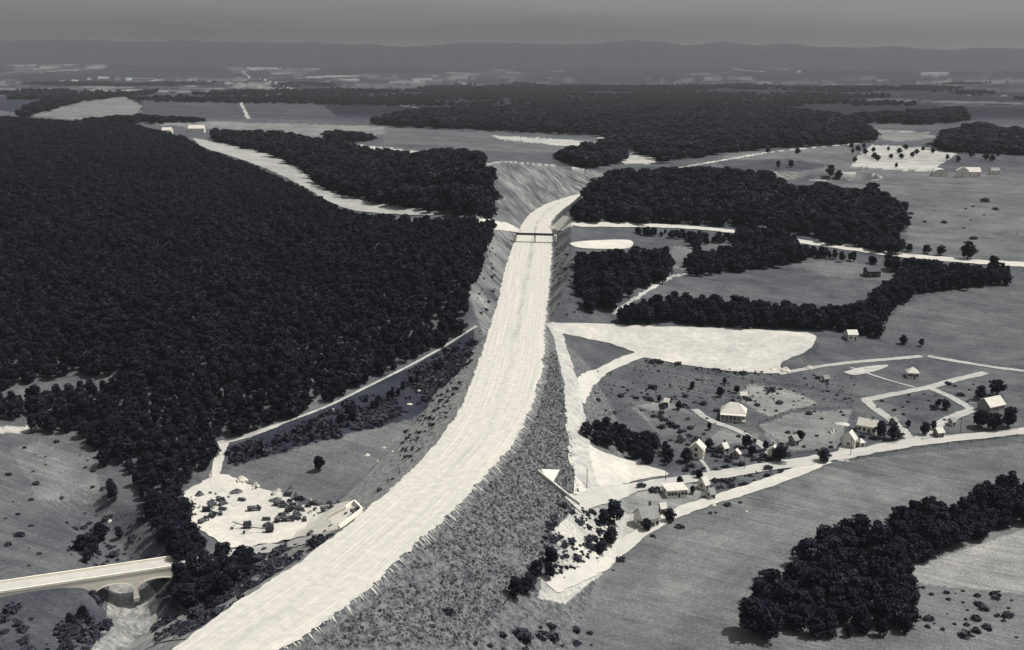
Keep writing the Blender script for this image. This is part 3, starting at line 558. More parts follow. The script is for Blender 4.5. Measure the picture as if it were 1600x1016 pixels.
for k, (a_, b_) in enumerate([(700, 900), (760, 850), (690, 985)]): WD[k].location = at(a_, b_); WD[k].scale = (.6, .6, .6); tag(WD[k], ['small tuft of dry weeds halfway down the right embankment slope', 'small tuft of dry weeds on the upper right embankment slope', 'small tuft of dry weeds low on the embankment near the bottom edge'][k], 'weeds')
GW = gn_group('weed_scatter', WD)
for wi, (nm, lab, tl, pl, sp, h, holes) in enumerate(WOODS):
    x, y, z, hh, dep, vis = ALL[wi]; m_ = np.ones(len(x), bool)
    for i in pick.get(wi, []):
        m_[i] = False; tree_at(x[i], y[i], z[i], hh[i], tl, {0: 'trees at the near edge of the forest', 18: 'trees of the bottom right wood', 19: 'trees of the row beside the dirt lot'}.get(wi, nm), wide=1.36)
    x, y, z, hh = x[m_], y[m_], z[m_], hh[m_]; s = hh/10; wd = s*np.clip(sp/5.8, 1.22, 2.3)*np.clip(1+(y-900)/2600, 1, 1.25)
    if len(x): scatter_object(nm, np.stack([x, y, z-.3], -1).tolist(), np.stack([wd, wd, s], -1), 5, GT, lab, 'wood')
# shrubs and weeds that nobody could count
BUSH = [
 ('brush', 'brush filling the hollow between the bridge trees and the embankment', [(240,900),(330,880),(420,890),(380,940),(320,985),(240,1010)], 2.8, 1.0),
 ('brush', 'brush on the banks of the stream below the arch bridge', [(255,905),(300,890),(340,950),(320,985),(310,970),(262,950)], 2.4, 1.2),
 ('brush', 'brush growing on the left bank of the stream', [(100,925),(160,925),(160,960),(150,1020),(90,1020)], 2.6, 1.1),
 ('thicket', 'dark thicket covering the slope below the forest lane', [(352,712),(365,696),(420,688),(500,648),(620,592),(740,520),(735,560),(700,600),(640,645),(600,665),(500,690),(420,712),(362,732)], 2.6, 1.3),
 ('hedge', 'hedge of dark bushes between the ploughed plot and the driveway', [(990,634),(1000,630),(1100,690),(1090,696)], 2.6, .9),
 ('hedge', 'hedge line below the light village field', [(1180,668),(1186,662),(1232,700),(1224,706)], 2.6, .8),
 ('hedge', 'hedge line along the bottom of the bright scraped field', [(1010,560),(1100,574),(1210,584),(1212,589),(1100,581),(1008,566)], 3, .9),
 ('weeds', 'patches of rough weeds in the upper village fields', [(930,580),(1000,566),(1340,590),(1340,630),(1000,630),(925,620)], 4, .45),
 ('scrub', 'garden bushes and weeds between the village houses', [(930,600),(1200,600),(1340,640),(1420,600),(1530,600),(1530,660),(1300,700),(1100,740),(1060,700),(930,640)], 9, .8),
 ('weeds', 'weeds and low brush covering the right slope of the embankment', [(480,1010),(582,925),(640,872),(692,825),(745,772),(795,720),(823,672),(845,620),(852,540),(870,560),(885,640),(900,740),(905,785),(862,830),(870,870),(800,930),(740,1010)], .95, .30),
 ('weeds', 'sparse brush on the slope left of the roadbed', [(560,800),(612,752),(650,715),(700,650),(735,570),(755,510),(740,530),(700,600),(640,660),(610,740),(575,780),(400,900),(330,960),(300,975),(380,925)], 3.6, .6),
 ('scrub', 'rough scrub between the yard and the roadbed', [(392,862),(480,848),(520,838),(480,868),(395,920),(340,955),(330,940),(385,905)], 3.2, 1.1),
 ('scrub', 'scrub and brush around the arch bridge and stream', [(15,935),(130,915),(160,930),(165,990),(120,1040),(-60,1040),(-60,950)], 4.2, 1.2),
 ('scrub', 'scattered shrubs on the left bottom meadow', [(15,690),(130,690),(160,720),(165,790),(235,860),(240,875),(15,905),(-60,900)], 11, .9),
 ('scrub', 'brush along the banks behind the arch bridge', [(150,800),(220,800),(240,870),(160,890),(100,860)], 5, 1.1),
 ('scrub', 'rough stony brush at the foot of the embankment', [(860,790),(905,790),(960,815),(940,875),(870,910),(840,870)], 2.0, .75),
 ('scrub', 'garden shrubs scattered through the village', [(1060,700),(1100,690),(1200,690),(1210,720),(1130,735),(1060,745)], 5, 1.1),
 ('scrub', 'hedge shrubs along the highway verge', [(1115,752),(1200,735),(1260,728),(1200,748),(1120,768)], 3.2, .9),
 ('scrub', 'shrubs in the middle of the village green', [(1440,628),(1480,625),(1492,638),(1460,645)], 4.5, 1.2),
 ('scrub', 'shrubs dotting the village fields', [(930,610),(1100,590),(1350,590),(1350,640),(1200,650),(1100,640),(930,640)], 17, 1.0),
 ('scrub', 'hedge of shrubs beside the ploughed village plot', [(985,628),(1030,620),(1080,640),(1040,642)], 4.5, 1.5),
 ('scrub', 'brush on the lower edge of the graded road', [(900,915),(1000,850),(1060,815),(1180,775),(1150,790),(1040,835),(940,905)], 5, .7),
 ('scrub', 'debris and brush along the upper edge of the yard', [(375,748),(440,768),(500,785),(550,782),(510,796),(430,786),(380,762)], 3.6, .8),
 ('scrub', 'low bushes beneath the graded right slope by the ridge cut', [(865,380),(905,395),(905,490),(880,500),(862,470)], 7, .9),
 ('scrub', 'bushes on the cleared slope left of the roadbed', [(745,400),(780,380),(770,480),(740,500),(735,470)], 7, .9),
 ('scrub', 'field edge bushes in the far right pasture', [(1420,330),(1590,300),(1590,400),(1440,390)], 34, 2.2),
 ('scrub', 'brush on the bright field edge in the bottom right', [(1430,905),(1500,922),(1590,925),(1590,1000),(1430,990)], 5, 1.0),
 ('scrub', 'dark bushes below the hedge in the centre bottom', [(740,985),(800,975),(930,985),(930,1020),(740,1020)], 5, 1.3),
]
for nm, lab, pl, sp, h in BUSH:
    X, Y, Z = drop(*zip(*[(q[0], q[1]) for q in pl])); gx, gy = np.meshgrid(np.arange(X.min()-5, X.max()+5, sp), np.arange(Y.min()-5, Y.max()+5, sp)); gx = (gx+nr.uniform(-.5, .5, gx.shape)*sp).ravel(); gy = (gy+nr.uniform(-.5, .5, gy.shape)*sp).ravel()
    z = terrain(gx, gy); a, b, _ = project(gx, gy, z); k = inside(pl, a, b) & (sdist(ROADPOLY, gx, gy) > 2.5) & (fbm(gx/12, gy/12, 77) > (.28 if h < .5 else .40)); gx, gy, z = gx[k], gy[k], z[k]
    s = h*nr.gamma(3, .33, gx.shape); s = np.clip(s, h*.3, h*2.4)
    scatter_object(nm, np.stack([gx, gy, z], -1).tolist(), np.stack([s*1.1, s*1.1, s], -1), 3, GW if h < .6 else GB, lab, 'brush')
# wooded patches of the far valley
gx, gy = np.meshgrid(np.arange(-4200, 4200, 26.), np.arange(2700, 7600, 40.)); gx = (gx+nr.uniform(-13, 13, gx.shape)).ravel(); gy = (gy+nr.uniform(-20, 20, gy.shape)).ravel(); k = (fbm(gx/900, gy/1500, 62, 5)+.10*(gx > 0) > .535) & (gy > 3500) & (np.abs(gx) < gy*.6) & (fbm(gx/200, gy/300, 12) > .42); gx, gy = gx[k], gy[k]; z = terrain(gx, gy)
a, b, _ = project(gx, gy, z); k = ~inside(TP[0][1], a, b) & ~inside(TP[2][1], a, b); gx, gy, z = gx[k], gy[k], z[k]; q_ = nr.uniform(1.1, 1.9, gx.shape)
scatter_object('woodland', np.stack([gx, gy, z-1], -1).tolist(), np.stack([q_*2.2, q_*2.2, q_*.9], -1), 5, GT, 'scattered dark woods of the far valley floor', 'wood')
#<S>
# ------------------------------------------------------------------ single trees
for a in [
 (500,736,7,'lone small tree standing in the middle of the smooth field left of the embankment'),
 (1287,722,7,'round dark tree on the verge where the graded road meets the old highway'),
 (1218,722,8,'round dark tree right of the small white house by the old highway'),
 (960,820,11,'tall dark tree on the left of the grey roofed house below the old highway'),
 (943,820,7,'lower tree leaning against the tall one left of the grey roofed house'),
 (955,852,8,'dark bushy tree between the rough ground and the graded road'),
 (940,864,5,'small dark tree at the lower end of the graded road verge'),
 (1046,815,6,'small dark tree right of the grey roofed house, by the graded road'),
 (1010,829,5,'short dark tree in front of the grey roofed house'),
 (1375,685,9,'large dark tree right of the long white cottage'),
 (1396,688,8,'dark tree on the right of the large one beside the long white cottage'),
 (1446,680,7,'dark tree left of the lane mouth on the old highway'),
 (1458,672,5,'small dark tree right of the lane mouth tree'),
 (1532,668,9,'tall dark tree left of the group below the long roofed house'),
 (1552,672,9,'dark tree in the middle of the group below the long roofed house'),
 (1575,668,10,'dark tree at the right edge below the long roofed house'),
 (1530,625,8,'dark tree standing up the slope from the long roofed house'),
 (1556,618,9,'tallest dark tree behind the long roofed house'),
 (1296,277,15,'taller of the two dark trees standing alone below the bright orchard'),
 (1310,280,11,'shorter of the two dark trees standing alone below the bright orchard'),
 (1439,541,5,'small round tree at the end of the tree belt by the small white shed'),
 (1411,538,6,'slim small tree right of the little round one at the end of the tree belt'),
 (1081,608,4,'small dark round tree alone in the dark village field'),
 (1126,621,6,'dark tree behind the big hipped house'),
 (1151,614,4,'little dark tree by the white outbuilding behind the hipped house'),
 (1072,722,7,'dark tree against the left wall of the white gabled house'),
 (1166,700,6,'dark tree among the garden shrubs between the two white houses'),
 (1175,712,5,'small tree left of the small white house'),
 (1108,672,4,'dark low tree beside the driveway of the hipped house'),
 (1092,748,4,'tiny tree on the near verge of the old highway below the white gabled house'),
 (128,862,7,'left tree of the clump standing in the bottom left meadow'),
 (145,868,9,'tallest tree of the clump standing in the bottom left meadow'),
 (157,845,8,'right tree of the clump standing in the bottom left meadow'),
 (136,880,5,'lowest small tree of the clump in the bottom left meadow'),
 (186,842,5,'small tree right of the clump across the pale gap in the bottom left meadow'),
 (806,935,8,'broad dark tree at the foot of the embankment nearest the bottom edge'),
 (824,928,6,'small dark tree right of the broad one at the embankment foot'),
 (836,905,7,'dark tree at the embankment toe beside the rough stony ground'),
 (858,905,6,'dark tree nearest the end of the graded road at the embankment foot'),
 (862,884,7,'dark pointed tree above the graded road end at the embankment foot'),
 (300,950,8,'dark tree right of the arch bridge, lowest on the bank'),
 (322,938,8,'dark tree beside the right end of the arch bridge'),
 (330,955,5,'small dark tree on the bank below the right end of the arch bridge'),
 (110,975,4,'dark bushy tree at the left foot of the arch bridge'),
 (130,968,5,'dark bushy tree under the left end of the arch bridge'),
 (1512,405,14,'large dark tree alone above the country road at the far right'),
 (1552,428,14,'tall dark tree below the country road near the right edge'),
 (1480,250,8,'small dark tree in the field behind the white farmhouse'),
]: ptree(a[0], a[1], a[2], a[3], wide=1.4)
for px, py in [(1352,242),(1365,238),(1366,248),(1388,236),(1405,240),(1408,248),(1425,246),(1432,241),(1415,234),(1392,248),(1350,232),(1340,236),(1332,240),(1458,240),(1400,262),(1336,254),(1372,252),(1442,236)]:
    ptree(px, py, 7+rnd.uniform(-1, 2), 'round orchard tree on the bright slope at the upper right', 'orchard trees on the bright slope', wide=1.7)
for px, py in [(1200,240),(1246,241),(1330,232),(1216,262),(1236,262),(1497,254),(1518,246),(1540,250),(1550,252),(1560,244)]:
    ptree(px, py, 9, 'small dark tree dotted over the far fields at the upper right', 'trees dotted over the far fields', wide=1.6)
# ------------------------------------------------------------------ buildings
WHITE = mat('white_boards', .62, .12, .6, rough=.8); GREYW = mat('grey_boards', .20, .2, .6, rough=.85); DARKW = mat('dark_boards', .07, .3, .6, rough=.85)
PALER = mat('pale_roof', .52, .15, .8, rough=.7); GREYR = mat('grey_roof', .24, .25, .8, rough=.8); DARKR = mat('dark_roof', .09, .3, .8, rough=.8)
GLASS = mat('window_glass', .03, .2, 1, rough=.2, spec=.6); BRICK = mat('chimney_brick', .12, .3, 2); CONC = mat('concrete', .78, .12, .25, 1.5, rough=.85, bump=.03); CONCD = mat('weathered_concrete', .42, .25, .2, 1.5, rough=.9)
def mpp(px, py): p = at(px, py); return p, project(p.x, p.y, p.z)[2]/F
def house(px, py, wpx, dm, hm, rz, label, wall=WHITE, roof=GREYR, kind='gable', rise=None, nwin=3, chimney=True, porch=False, name='house', cat='house', door=True):
    p, s = mpp(px, py); q_ = .84 if 560 < py < 850 else 1; dm *= q_; hm *= q_; wm = wpx*s*q_; t = empty(name, p, R(rz)); tag(t, label, cat); rise = rise or dm*.32; m = MB(); z0 = -.8
    m.box((0, 0, (hm+z0)/2), (wm, dm, hm-z0))
    if kind == 'gable': m.prism([(-dm/2, hm), (dm/2, hm), (0, hm+rise)], -wm/2, wm/2); k = len(m.v)-6; m.v[k:] = [Vector((v.y, -v.x, v.z)) for v in m.v[k:]]
    m.build('wall', wall, t); r = MB(); ov = .45; th = .18
    if kind == 'gable':
        for sg in (-1, 1):
            y0, z0_ = sg*(dm/2+ov), hm-ov*rise/(dm/2); r.poly([(-wm/2-ov, y0, z0_+.05), (wm/2+ov, y0, z0_+.05), (wm/2+ov, 0, hm+rise+.05), (-wm/2-ov, 0, hm+rise+.05)][::sg])
            r.poly([(-wm/2-ov, y0, z0_+.05+th), (wm/2+ov, y0, z0_+.05+th), (wm/2+ov, 0, hm+rise+.05+th), (-wm/2-ov, 0, hm+rise+.05+th)][::-sg]); r.poly([(-wm/2-ov, y0, z0_+.05), (wm/2+ov, y0, z0_+.05), (wm/2+ov, y0, z0_+.05+th), (-wm/2-ov, y0, z0_+.05+th)])
            for e in (-1, 1): x = e*(wm/2+ov); r.poly([(x, y0, z0_+.05), (x, 0, hm+rise+.05), (x, 0, hm+rise+.05+th), (x, y0, z0_+.05+th)])
    elif kind == 'hip':
        a, b = wm/2+ov, dm/2+ov; c = max(a-b*.9, .3); e = hm; q = [(-a, -b, e), (a, -b, e), (a, b, e), (-a, b, e)]; tp = [(-c, 0, hm+rise), (c, 0, hm+rise)]
        r.poly([q[0], q[1], tp[1], tp[0]]); r.poly([q[1], q[2], tp[1]]); r.poly([q[2], q[3], tp[0], tp[1]]); r.poly([q[3], q[0], tp[0]]); r.poly([(x, y, z+.01) for x, y, z in q[::-1]])
    elif kind == 'arched':
        n = 12; r.prism([(dm/2*1.03*math.cos(math.pi*i/n), hm+rise*math.sin(math.pi*i/n)) for i in range(n+1)], -wm/2-.2, wm/2+.2); r.v = [Vector((v.y, -v.x, v.z)) for v in r.v]
    else: r.box((0, 0, hm+.15), (wm+.8, dm+.8, .3))
    ro = r.build('roof', roof, t)
    if chimney: MB().box((wm*.22, dm*.08, hm+rise+.1), (.8, .7, rise*.7+1.2)).build('chimney', BRICK, ro)
    for sg in (-1, 1):
        for k in range(nwin):
            x = (k+.5)/nwin*wm-wm/2
            if door and sg < 0 and k == nwin//2: MB().box((x, sg*(dm/2+.02), 1.05), (1.0, .1, 2.1)).build('door', DARKW, t); continue
            for fl in range(1 if hm < 4.4 else 2): f = MB().box((x, sg*(dm/2+.01), 1.7+fl*2.7), (1.25, .1, 1.5)).build('window', WHITE if wall is not WHITE else GREYW, t); MB().box((x, sg*(dm/2+.05), 1.7+fl*2.7), (.95, .08, 1.2)).build('pane', GLASS, f)
        for fl in range(1 if hm < 4.4 else 2): f = MB().box((sg*(wm/2+.01), 0, 1.7+fl*2.7), (.1, 1.25, 1.5)).build('window', WHITE if wall is not WHITE else GREYW, t); MB().box((sg*(wm/2+.05), 0, 1.7+fl*2.7), (.08, .95, 1.2)).build('pane', GLASS, f)
    if porch:
        pr = MB().box((0, -dm/2-1.4, hm-.35), (wm+.6, 3.0, .22), rx=R(8)).build('porch_roof', roof, t)
        for k in range(7): MB().tube((-wm/2+k*wm/6, -dm/2-2.6, -.5), (-wm/2+k*wm/6, -dm/2-2.6, hm-.6), .16, .16).build('post', WHITE, t)
        MB().box((0, -dm/2-1.4, .1), (wm+.4, 2.8, .5)).build('porch_floor', CONCD, t)
    return t
house(1146,652,44,10,4.3,-14,'big hipped house with a pale roof and a columned porch, centre of the village',GREYW,PALER,'hip',4.2,5,True,True)
house(1162,622,11,3.5,2.4,-8,'tiny white outbuilding uphill behind the big hipped house',WHITE,PALER,'gable',1.2,1,False)
house(1089,714,21,7.5,5.4,68,'white gabled house at the left end of the village above the old highway',WHITE,PALER,'gable',3.0,2)
house(1208,716,13,6,4.2,70,'small white house close to the old highway, left of a round tree',WHITE,PALER,'gable',2.4,2)
house(1356,674,34,7,4.2,-32,'long white cottage beside the large dark tree',WHITE,PALER,'gable',2.6,4)
house(1327,697,17,6.5,4.8,58,'gabled white cottage at the roadside with a short drive',WHITE,PALER,'gable',3.2,2)
house(1344,697,9,4,2.6,20,'little white hip roofed shed right of the roadside cottage',WHITE,PALER,'hip',1.6,1,False,name='shed',cat='shed')
house(1425,589,19,7,3.6,-10,'small white house alone in the upper village fields',WHITE,PALER,'hip',2.6,4,False)
house(1466,682,12,5,3.2,15,'little pale shed by the highway near the lane mouth',GREYW,PALER,'gable',1.6,2,False,name='shed',cat='shed')
house(1548,640,40,9,3.8,28,'long roofed grey house among the dark trees at the right edge',GREYW,PALER,'gable',3.4,5)
house(1054,772,38,9,3.6,10,'long low pale building with a white front wall beside the old highway',WHITE,PALER,'flat',.3,6,False)
house(1099,763,11,5,3.0,40,'small white shed with a steep roof right of the long low building',WHITE,PALER,'gable',2.6,1,False,name='shed',cat='shed')
house(1010,819,34,9,4.6,22,'grey roofed house with white walls between the old highway and the graded road',WHITE,GREYR,'gable',3.4,4)
house(1330,530,14,7,3.6,0,'small white shed at the foot of the tree belt',WHITE,PALER,'gable',2.0,2,False,name='shed',cat='shed')
house(1362,431,20,9,4.0,5,'low dark barn in a pale clearing among the woods',DARKW,DARKR,'gable',2.5,3,False,name='barn',cat='barn')
house(1516,276,26,12,6,-6,'long white farm barn on the upper right hillside',WHITE,PALER,'gable',4.5,4,False,name='barn',cat='barn')
house(1503,277,9,12,8,80,'tall white farmhouse at the left end of the long barn',WHITE,PALER,'gable',4,2,True,name='farmhouse',cat='farmhouse')
house(1467,275,22,16,2.5,80,'white round roofed barn alone left of the farm',WHITE,PALER,'arched',6,2,False,name='barn',cat='barn')
house(1553,273,13,9,5,0,'low white farm outbuilding at the right edge',WHITE,GREYR,'gable',3,3,False,name='barn',cat='barn')
house(262,210,14,14,7,0,'far white house at the left edge of the forest top',WHITE,PALER,'gable',4,3,False)
house(308,207,24,16,7,5,'far pale barn beside the pale strip above the forest',WHITE,PALER,'gable',5,3,False,name='barn',cat='barn')
house(1131,706,9,4.5,3,30,'tiny white cottage among the garden shrubs, left of the small white house',WHITE,PALER,'gable',1.8,2,name='cottage')
house(1150,715,8,4,2.8,60,'tiny pale shed in the garden shrubs nearest the old highway',GREYW,PALER,'gable',1.6,1,False,name='shed',cat='shed')
house(1290,596,9,3.5,2.4,10,'tiny grey shed in the dark field below the farm track',GREYW,GREYR,'gable',1.4,1,False,name='shed',cat='shed')
house(1042,632,8,3.5,2.2,-20,'tiny pale shed by the hedge of the ploughed plot',WHITE,PALER,'gable',1.4,1,False,name='shed',cat='shed')
house(1487,664,8,4,2.6,25,'tiny shed between the lane and the highway at the right',WHITE,GREYR,'gable',1.5,1,False,name='shed',cat='shed')
house(1240,694,10,5,3.2,30,'small grey cottage at the bottom of the light village field',GREYW,GREYR,'gable',1.8,2,name='cottage')
house(1180,690,8,4,2.8,-20,'tiny white shed halfway down the driveway of the hipped house',WHITE,GREYR,'gable',1.5,1,False,name='shed',cat='shed')
house(1065,690,9,4,2.8,50,'small grey shed uphill of the white gabled house',GREYW,DARKR,'gable',1.6,1,False,name='shed',cat='shed')
house(1110,778,9,4.5,3,25,'tiny white cottage between the two roads, right of the steep roofed shed',WHITE,GREYR,'gable',1.8,2,name='cottage')
house(1035,800,9,4,2.8,10,'small grey shed behind the grey roofed house near the graded road',GREYW,PALER,'gable',1.5,1,False,name='shed',cat='shed')
house(1396,664,8,4,2.8,40,'tiny dark shed inside the bend of the village lanes',DARKW,GREYR,'gable',1.5,1,False,name='shed',cat='shed')
for a in [(1108,700,5,'small tree between the white gabled house and the tiny white cottage'),(1196,704,5,'small tree left of the small white house, under the fence'),(1062,760,5,'round bushy tree behind the long low pale building'),(1082,772,4,'little tree between the long low building and the steep roofed shed'),(1250,688,5,'small tree right of the small grey cottage in the light field'),(1418,668,4,'small tree on the green inside the village lanes'),(1478,640,5,'bushy tree in the middle of the village green'),(1466,634,4,'smaller bushy tree on the village green'),(1132,600,4,'small tree on the slope above the hipped house'),(1060,640,5,'dark tree at the top of the ploughed plot'),(1030,628,4,'small tree at the upper left corner of the ploughed plot')]: ptree(*a, wide=1.4)
def fence(label, pts):
    P = [at(*q) for q in pts]; t = empty('fence', P[0]); tag(t, label, 'fence'); posts = []; Q = []
    for a, b in zip(P, P[1:]):
        k = max(1, int((b-a).length/6)); Q += [a+(b-a)*i/k for i in range(k)]
    Q.append(P[-1]); z = terrain(np.array([q.x for q in Q]), np.array([q.y for q in Q])); Q = [Vector((q.x, q.y, zz))-P[0] for q, zz in zip(Q, z)]
    for q in Q[:90]: MB().box(q+Vector((0, 0, .5)), (.22, .22, 1.6)).build('post', BARK, t)
    m = MB()
    for a, b in zip(Q, Q[1:]):
        for h in (.5, 1.05): m.tube(a+Vector((0, 0, h)), b+Vector((0, 0, h)), .07, .07, 4)
    m.build('rails', BARK, t)
fence('dark rail fence round the light field between the hipped house and the cottages', [(1186,662),(1236,642),(1330,638)]); fence('rail fence from the driveway to the old highway', [(1183,668),(1215,690),(1224,712),(1310,704)])
fence('rail fence along the top of the ploughed plot by the dirt lot', [(935,650),(985,632),(1060,668),(1090,700)]); fence('rail fence along the far verge of the old highway at the right', [(1440,688),(1500,679),(1590,672)])
fence('rail fence along the near verge of the old highway', [(1320,722),(1400,706),(1480,695),(1590,682)]); fence('rail fence across the dark upper village field', [(1010,568),(1100,582),(1200,600),(1290,612),(1350,622)])
# ------------------------------------------------------------------ heaps, hay
def heap(px, py, wpx, hm, label, group, m=EARTH, name='earth_heap', cat='heap', asp=.7):
    p, s = mpp(px, py); r = wpx*s/2; V, Fc = [(0, 0, hm)], []; q = random.Random(int(px*7+py)); rings = 6; seg = 18
    for i in range(1, rings+1):
        f = i/rings
        for k in range(seg): a = 2*math.pi*k/seg; rr_ = r*f*(1+q.uniform(-.16, .16)); V.append((rr_*math.cos(a), rr_*math.sin(a)*asp, hm*(1-f**1.3)*(1+q.uniform(-.2, .2))-(.6 if i == rings else 0)))
    for k in range(seg): Fc.append((0, 1+k, 1+(k+1) % seg))
    for i in range(rings-1):
        for k in range(seg): a = 1+i*seg; Fc.append((a+k, a+seg+k, a+seg+(k+1) % seg, a+(k+1) % seg))
    o = obj(name, V, Fc, m); o.location = p; o.rotation_euler = (0, 0, q.uniform(-.4, .4)); tag(o, label, cat, group); return o
BR = mat('bright_gravel', .6, .08, .8, rough=.95); RUB = mat('rubble', .12, .7, .7, rough=.95, bump=.3)
heap(378,752,22,2.6,'bright white heap at the upper edge of the yard', 'heaps round the construction yard', BR)
heap(331,745,13,2.4,'bright heap left of the track entering the yard', 'heaps round the construction yard', BR)
heap(400,760,16,1.8,'low pale heap right of the bright heap at the yard edge', 'heaps round the construction yard', EARTH)
heap(370,770,26,1.7,'broad dark stony heap at the top of the yard beside the track', 'heaps round the construction yard', RUB)
heap(432,772,20,1.9,'pale heap on the yard edge beside the smooth field', 'heaps round the construction yard', EARTH)
heap(432,782,26,1.3,'dark rubble heap just below the pale one in the upper yard', 'heaps round the construction yard', RUB)
heap(312,775,18,2.2,'dark heap in the upper left corner of the yard', 'heaps round the construction yard', RUB)
for px, py in [(296,790),(303,794),(330,788),(345,790),(459,800),(466,806),(475,800),(470,793),(484,803),(453,806),(491,799),(520,793),(300,783),(335,796)]+[(rnd.uniform(295, 360), rnd.uniform(770, 812)) for _ in range(16)]+[(rnd.uniform(440, 500), rnd.uniform(782, 808)) for _ in range(22)]+[(rnd.uniform(380, 470), rnd.uniform(762, 775)) for _ in range(8)]: heap(px, py, rnd.uniform(5, 10), rnd.uniform(.7, 1.4), 'small heap of stone or timber lying about the construction yard', 'small heaps in the construction yard', rnd.choice((RUB, EARTH, RUB)), name='stone_heap')
heap(1227,580,20,2.4,'white heap at the lower right end of the scraped field', 'heaps by the scraped field', BR); heap(1264,576,14,2.0,'white heap beside the farm track right of the scraped field', 'heaps by the scraped field', BR); heap(1206,578,12,1.5,'low white heap on the rim of the scraped field', 'heaps by the scraped field', BR)
heap(1299,676,12,3.0,'pale round haystack in the light field left of the long cottage', None, PALER, name='haystack', cat='haystack', asp=1)
heap(1316,663,26,.9,'low pale bank of earth left of the long white cottage', None, EARTH)
for px, py in [(872,850),(884,864),(893,845),(905,820),(880,880),(925,838),(600,700),(614,706),(574,712),(590,722),(1115,790),(1166,800),(868,905),(640,632),(655,612),(520,640),(165,832),(172,815),(464,868),(430,880)]: heap(px, py, rnd.uniform(5, 11), rnd.uniform(.5, 1.1), 'pale boulder lying on rough ground near the embankment or meadow', 'pale boulders on rough ground', BR, name='boulder', cat='boulder')
# ------------------------------------------------------------------ machines
STEEL = mat('dark_steel', .035, .3, 1.5, rough=.5, spec=.5); TYRE = mat('tyre', .02, .2, 1, rough=.9); PAINT = mat('dull_paint', .10, .25, 1, rough=.5, spec=.5); LOAD = mat('load', .12, .4, 2)
def wheel(t, x, y, r, w_=.35): o = MB().tube((x, y-w_/2, r), (x, y+w_/2, r), r, r, 16).build('wheel', TYRE, t); MB().tube((x, y-w_/2-.03, r), (x, y+w_/2+.03, r), r*.45, r*.45, 10).build('rim', PAINT, o)
def truck(px, py, rz, label, group='trucks in the construction yard', sc=1.0):
    t = empty('truck', at(px, py)+Vector((0, 0, .3)), R(rz)); t.scale = (sc*.78,)*3; tag(t, label, 'truck', group)
    MB().box((0, 0, .95), (6.4, .9, .3)).build('chassis', STEEL, t)
    c = MB().box((1.95, 0, 1.95), (1.5, 2.0, 1.7), taper=.9).build('cab', STEEL, t); MB().box((2.55, 0, 2.25), (.25, 1.6, .7)).build('windscreen', GLASS, c)
    MB().box((3.1, 0, 1.45), (1.1, 1.5, 1.0), taper=.9).build('bonnet', STEEL, t)
    b = MB().box((-1.2, 0, 1.3), (4.0, 2.2, .15)); [b.box((-1.2, s_*1.08, 1.8), (4.0, .12, 1.0)) for s_ in (-1, 1)]; [b.box((x, 0, 1.8), (.12, 2.2, 1.0)) for x in (.8, -3.2)]; b.build('truck_bed', PAINT, t)
    MB().box((-1.2, 0, 1.75), (3.7, 2.0, .7), taper=.7).build('load', LOAD, t)
    for x in (2.9, -1.6, -2.6):
        for s_ in (-1, 1): wheel(t, x, s_*.95, .5)
    return t
def shovel(px, py, rz, label, boom=9, cat='excavator', name='excavator', up=.45):
    t = empty(name, at(px, py)+Vector((0, 0, .3)), R(rz)); t.scale = (.7,)*3; tag(t, label, cat)
    for s_ in (-1, 1): MB().box((0, s_*1.3, .5), (4.0, .7, 1.0), taper=.85).build('track', TYRE, t)
    MB().box((0, 0, 1.0), (2.4, 2.0, .4)).build('undercarriage', STEEL, t); MB().box((-.4, 0, 2.4), (4.2, 2.8, 2.3), taper=.95).build('engine_house', STEEL, t)
    c = MB().box((1.5, .7, 2.4), (1.2, 1.1, 1.9)).build('cab', PAINT, t); MB().box((2.1, .7, 2.7), (.08, .9, .9)).build('windscreen', GLASS, c)
    e = (1.6+boom*math.cos(up), -.4, 1.6+boom*math.sin(up)); MB().tube((1.6, -.4, 1.6), e, .28, .2, 6).build('boom', STEEL, t)
    MB().tube((e[0]*.6+.5, -.4, e[2]*.6+.6), (e[0], -.4, .9), .15, .12, 6).build('dipper_arm', STEEL, t); MB().box((e[0], -.4, .9), (1.2, 1.2, 1.0), taper=1.15).build('bucket', STEEL, t)
    MB().tube((-1, -.4, 3.8), e, .04, .04, 4).build('cable', STEEL, t); return t
def dozer(px, py, rz, label):
    t = empty('bulldozer', at(px, py)+Vector((0, 0, .3)), R(rz)); tag(t, label, 'bulldozer')
    for s_ in (-1, 1): MB().box((0, s_*.95, .55), (3.2, .5, 1.1), taper=.8).build('track', TYRE, t)
    MB().box((.5, 0, 1.3), (2.2, 1.1, 1.1)).build('engine', STEEL, t); MB().box((-.9, 0, 1.5), (.9, 1.1, 1.2)).build('seat', PAINT, t); MB().box((2.2, 0, .8), (.2, 3.0, 1.1)).build('blade', PAINT, t); MB().tube((.9, 0, 1.8), (.9, 0, 2.5), .08, .08).build('exhaust', STEEL, t); return t
truck(397,799,8,'dark truck alone in the middle of the yard'); truck(437,791,-20,'dark truck at the upper right of the yard beside the heaps'); truck(436,814,80,'left one of the two trucks side by side in the lower yard')
truck(450,815,-5,'right one of the two trucks side by side in the lower yard'); truck(511,799,25,'truck parked on the track leading to the portal'); truck(345,784,-35,'truck just right of where the track enters the yard', sc=.85)
truck(318,817,60,'truck near the dark trees on the left side of the yard', sc=.9); truck(555,801,40,'small truck against the portal wall beside the embankment', sc=.7)
shovel(386,826,200,'power shovel with a raised boom in the lower middle of the yard', 7); shovel(421,832,192,'crane with a long low boom stretched to the left in the lower yard', 12, 'crane', 'crane', .22)
dozer(322,800,10,'bulldozer at the left side of the yard near the trees'); dozer(331,809,80,'bulldozer below the other one on the left side of the yard'); dozer(452,800,30,'bulldozer among the small heaps on the right of the yard')
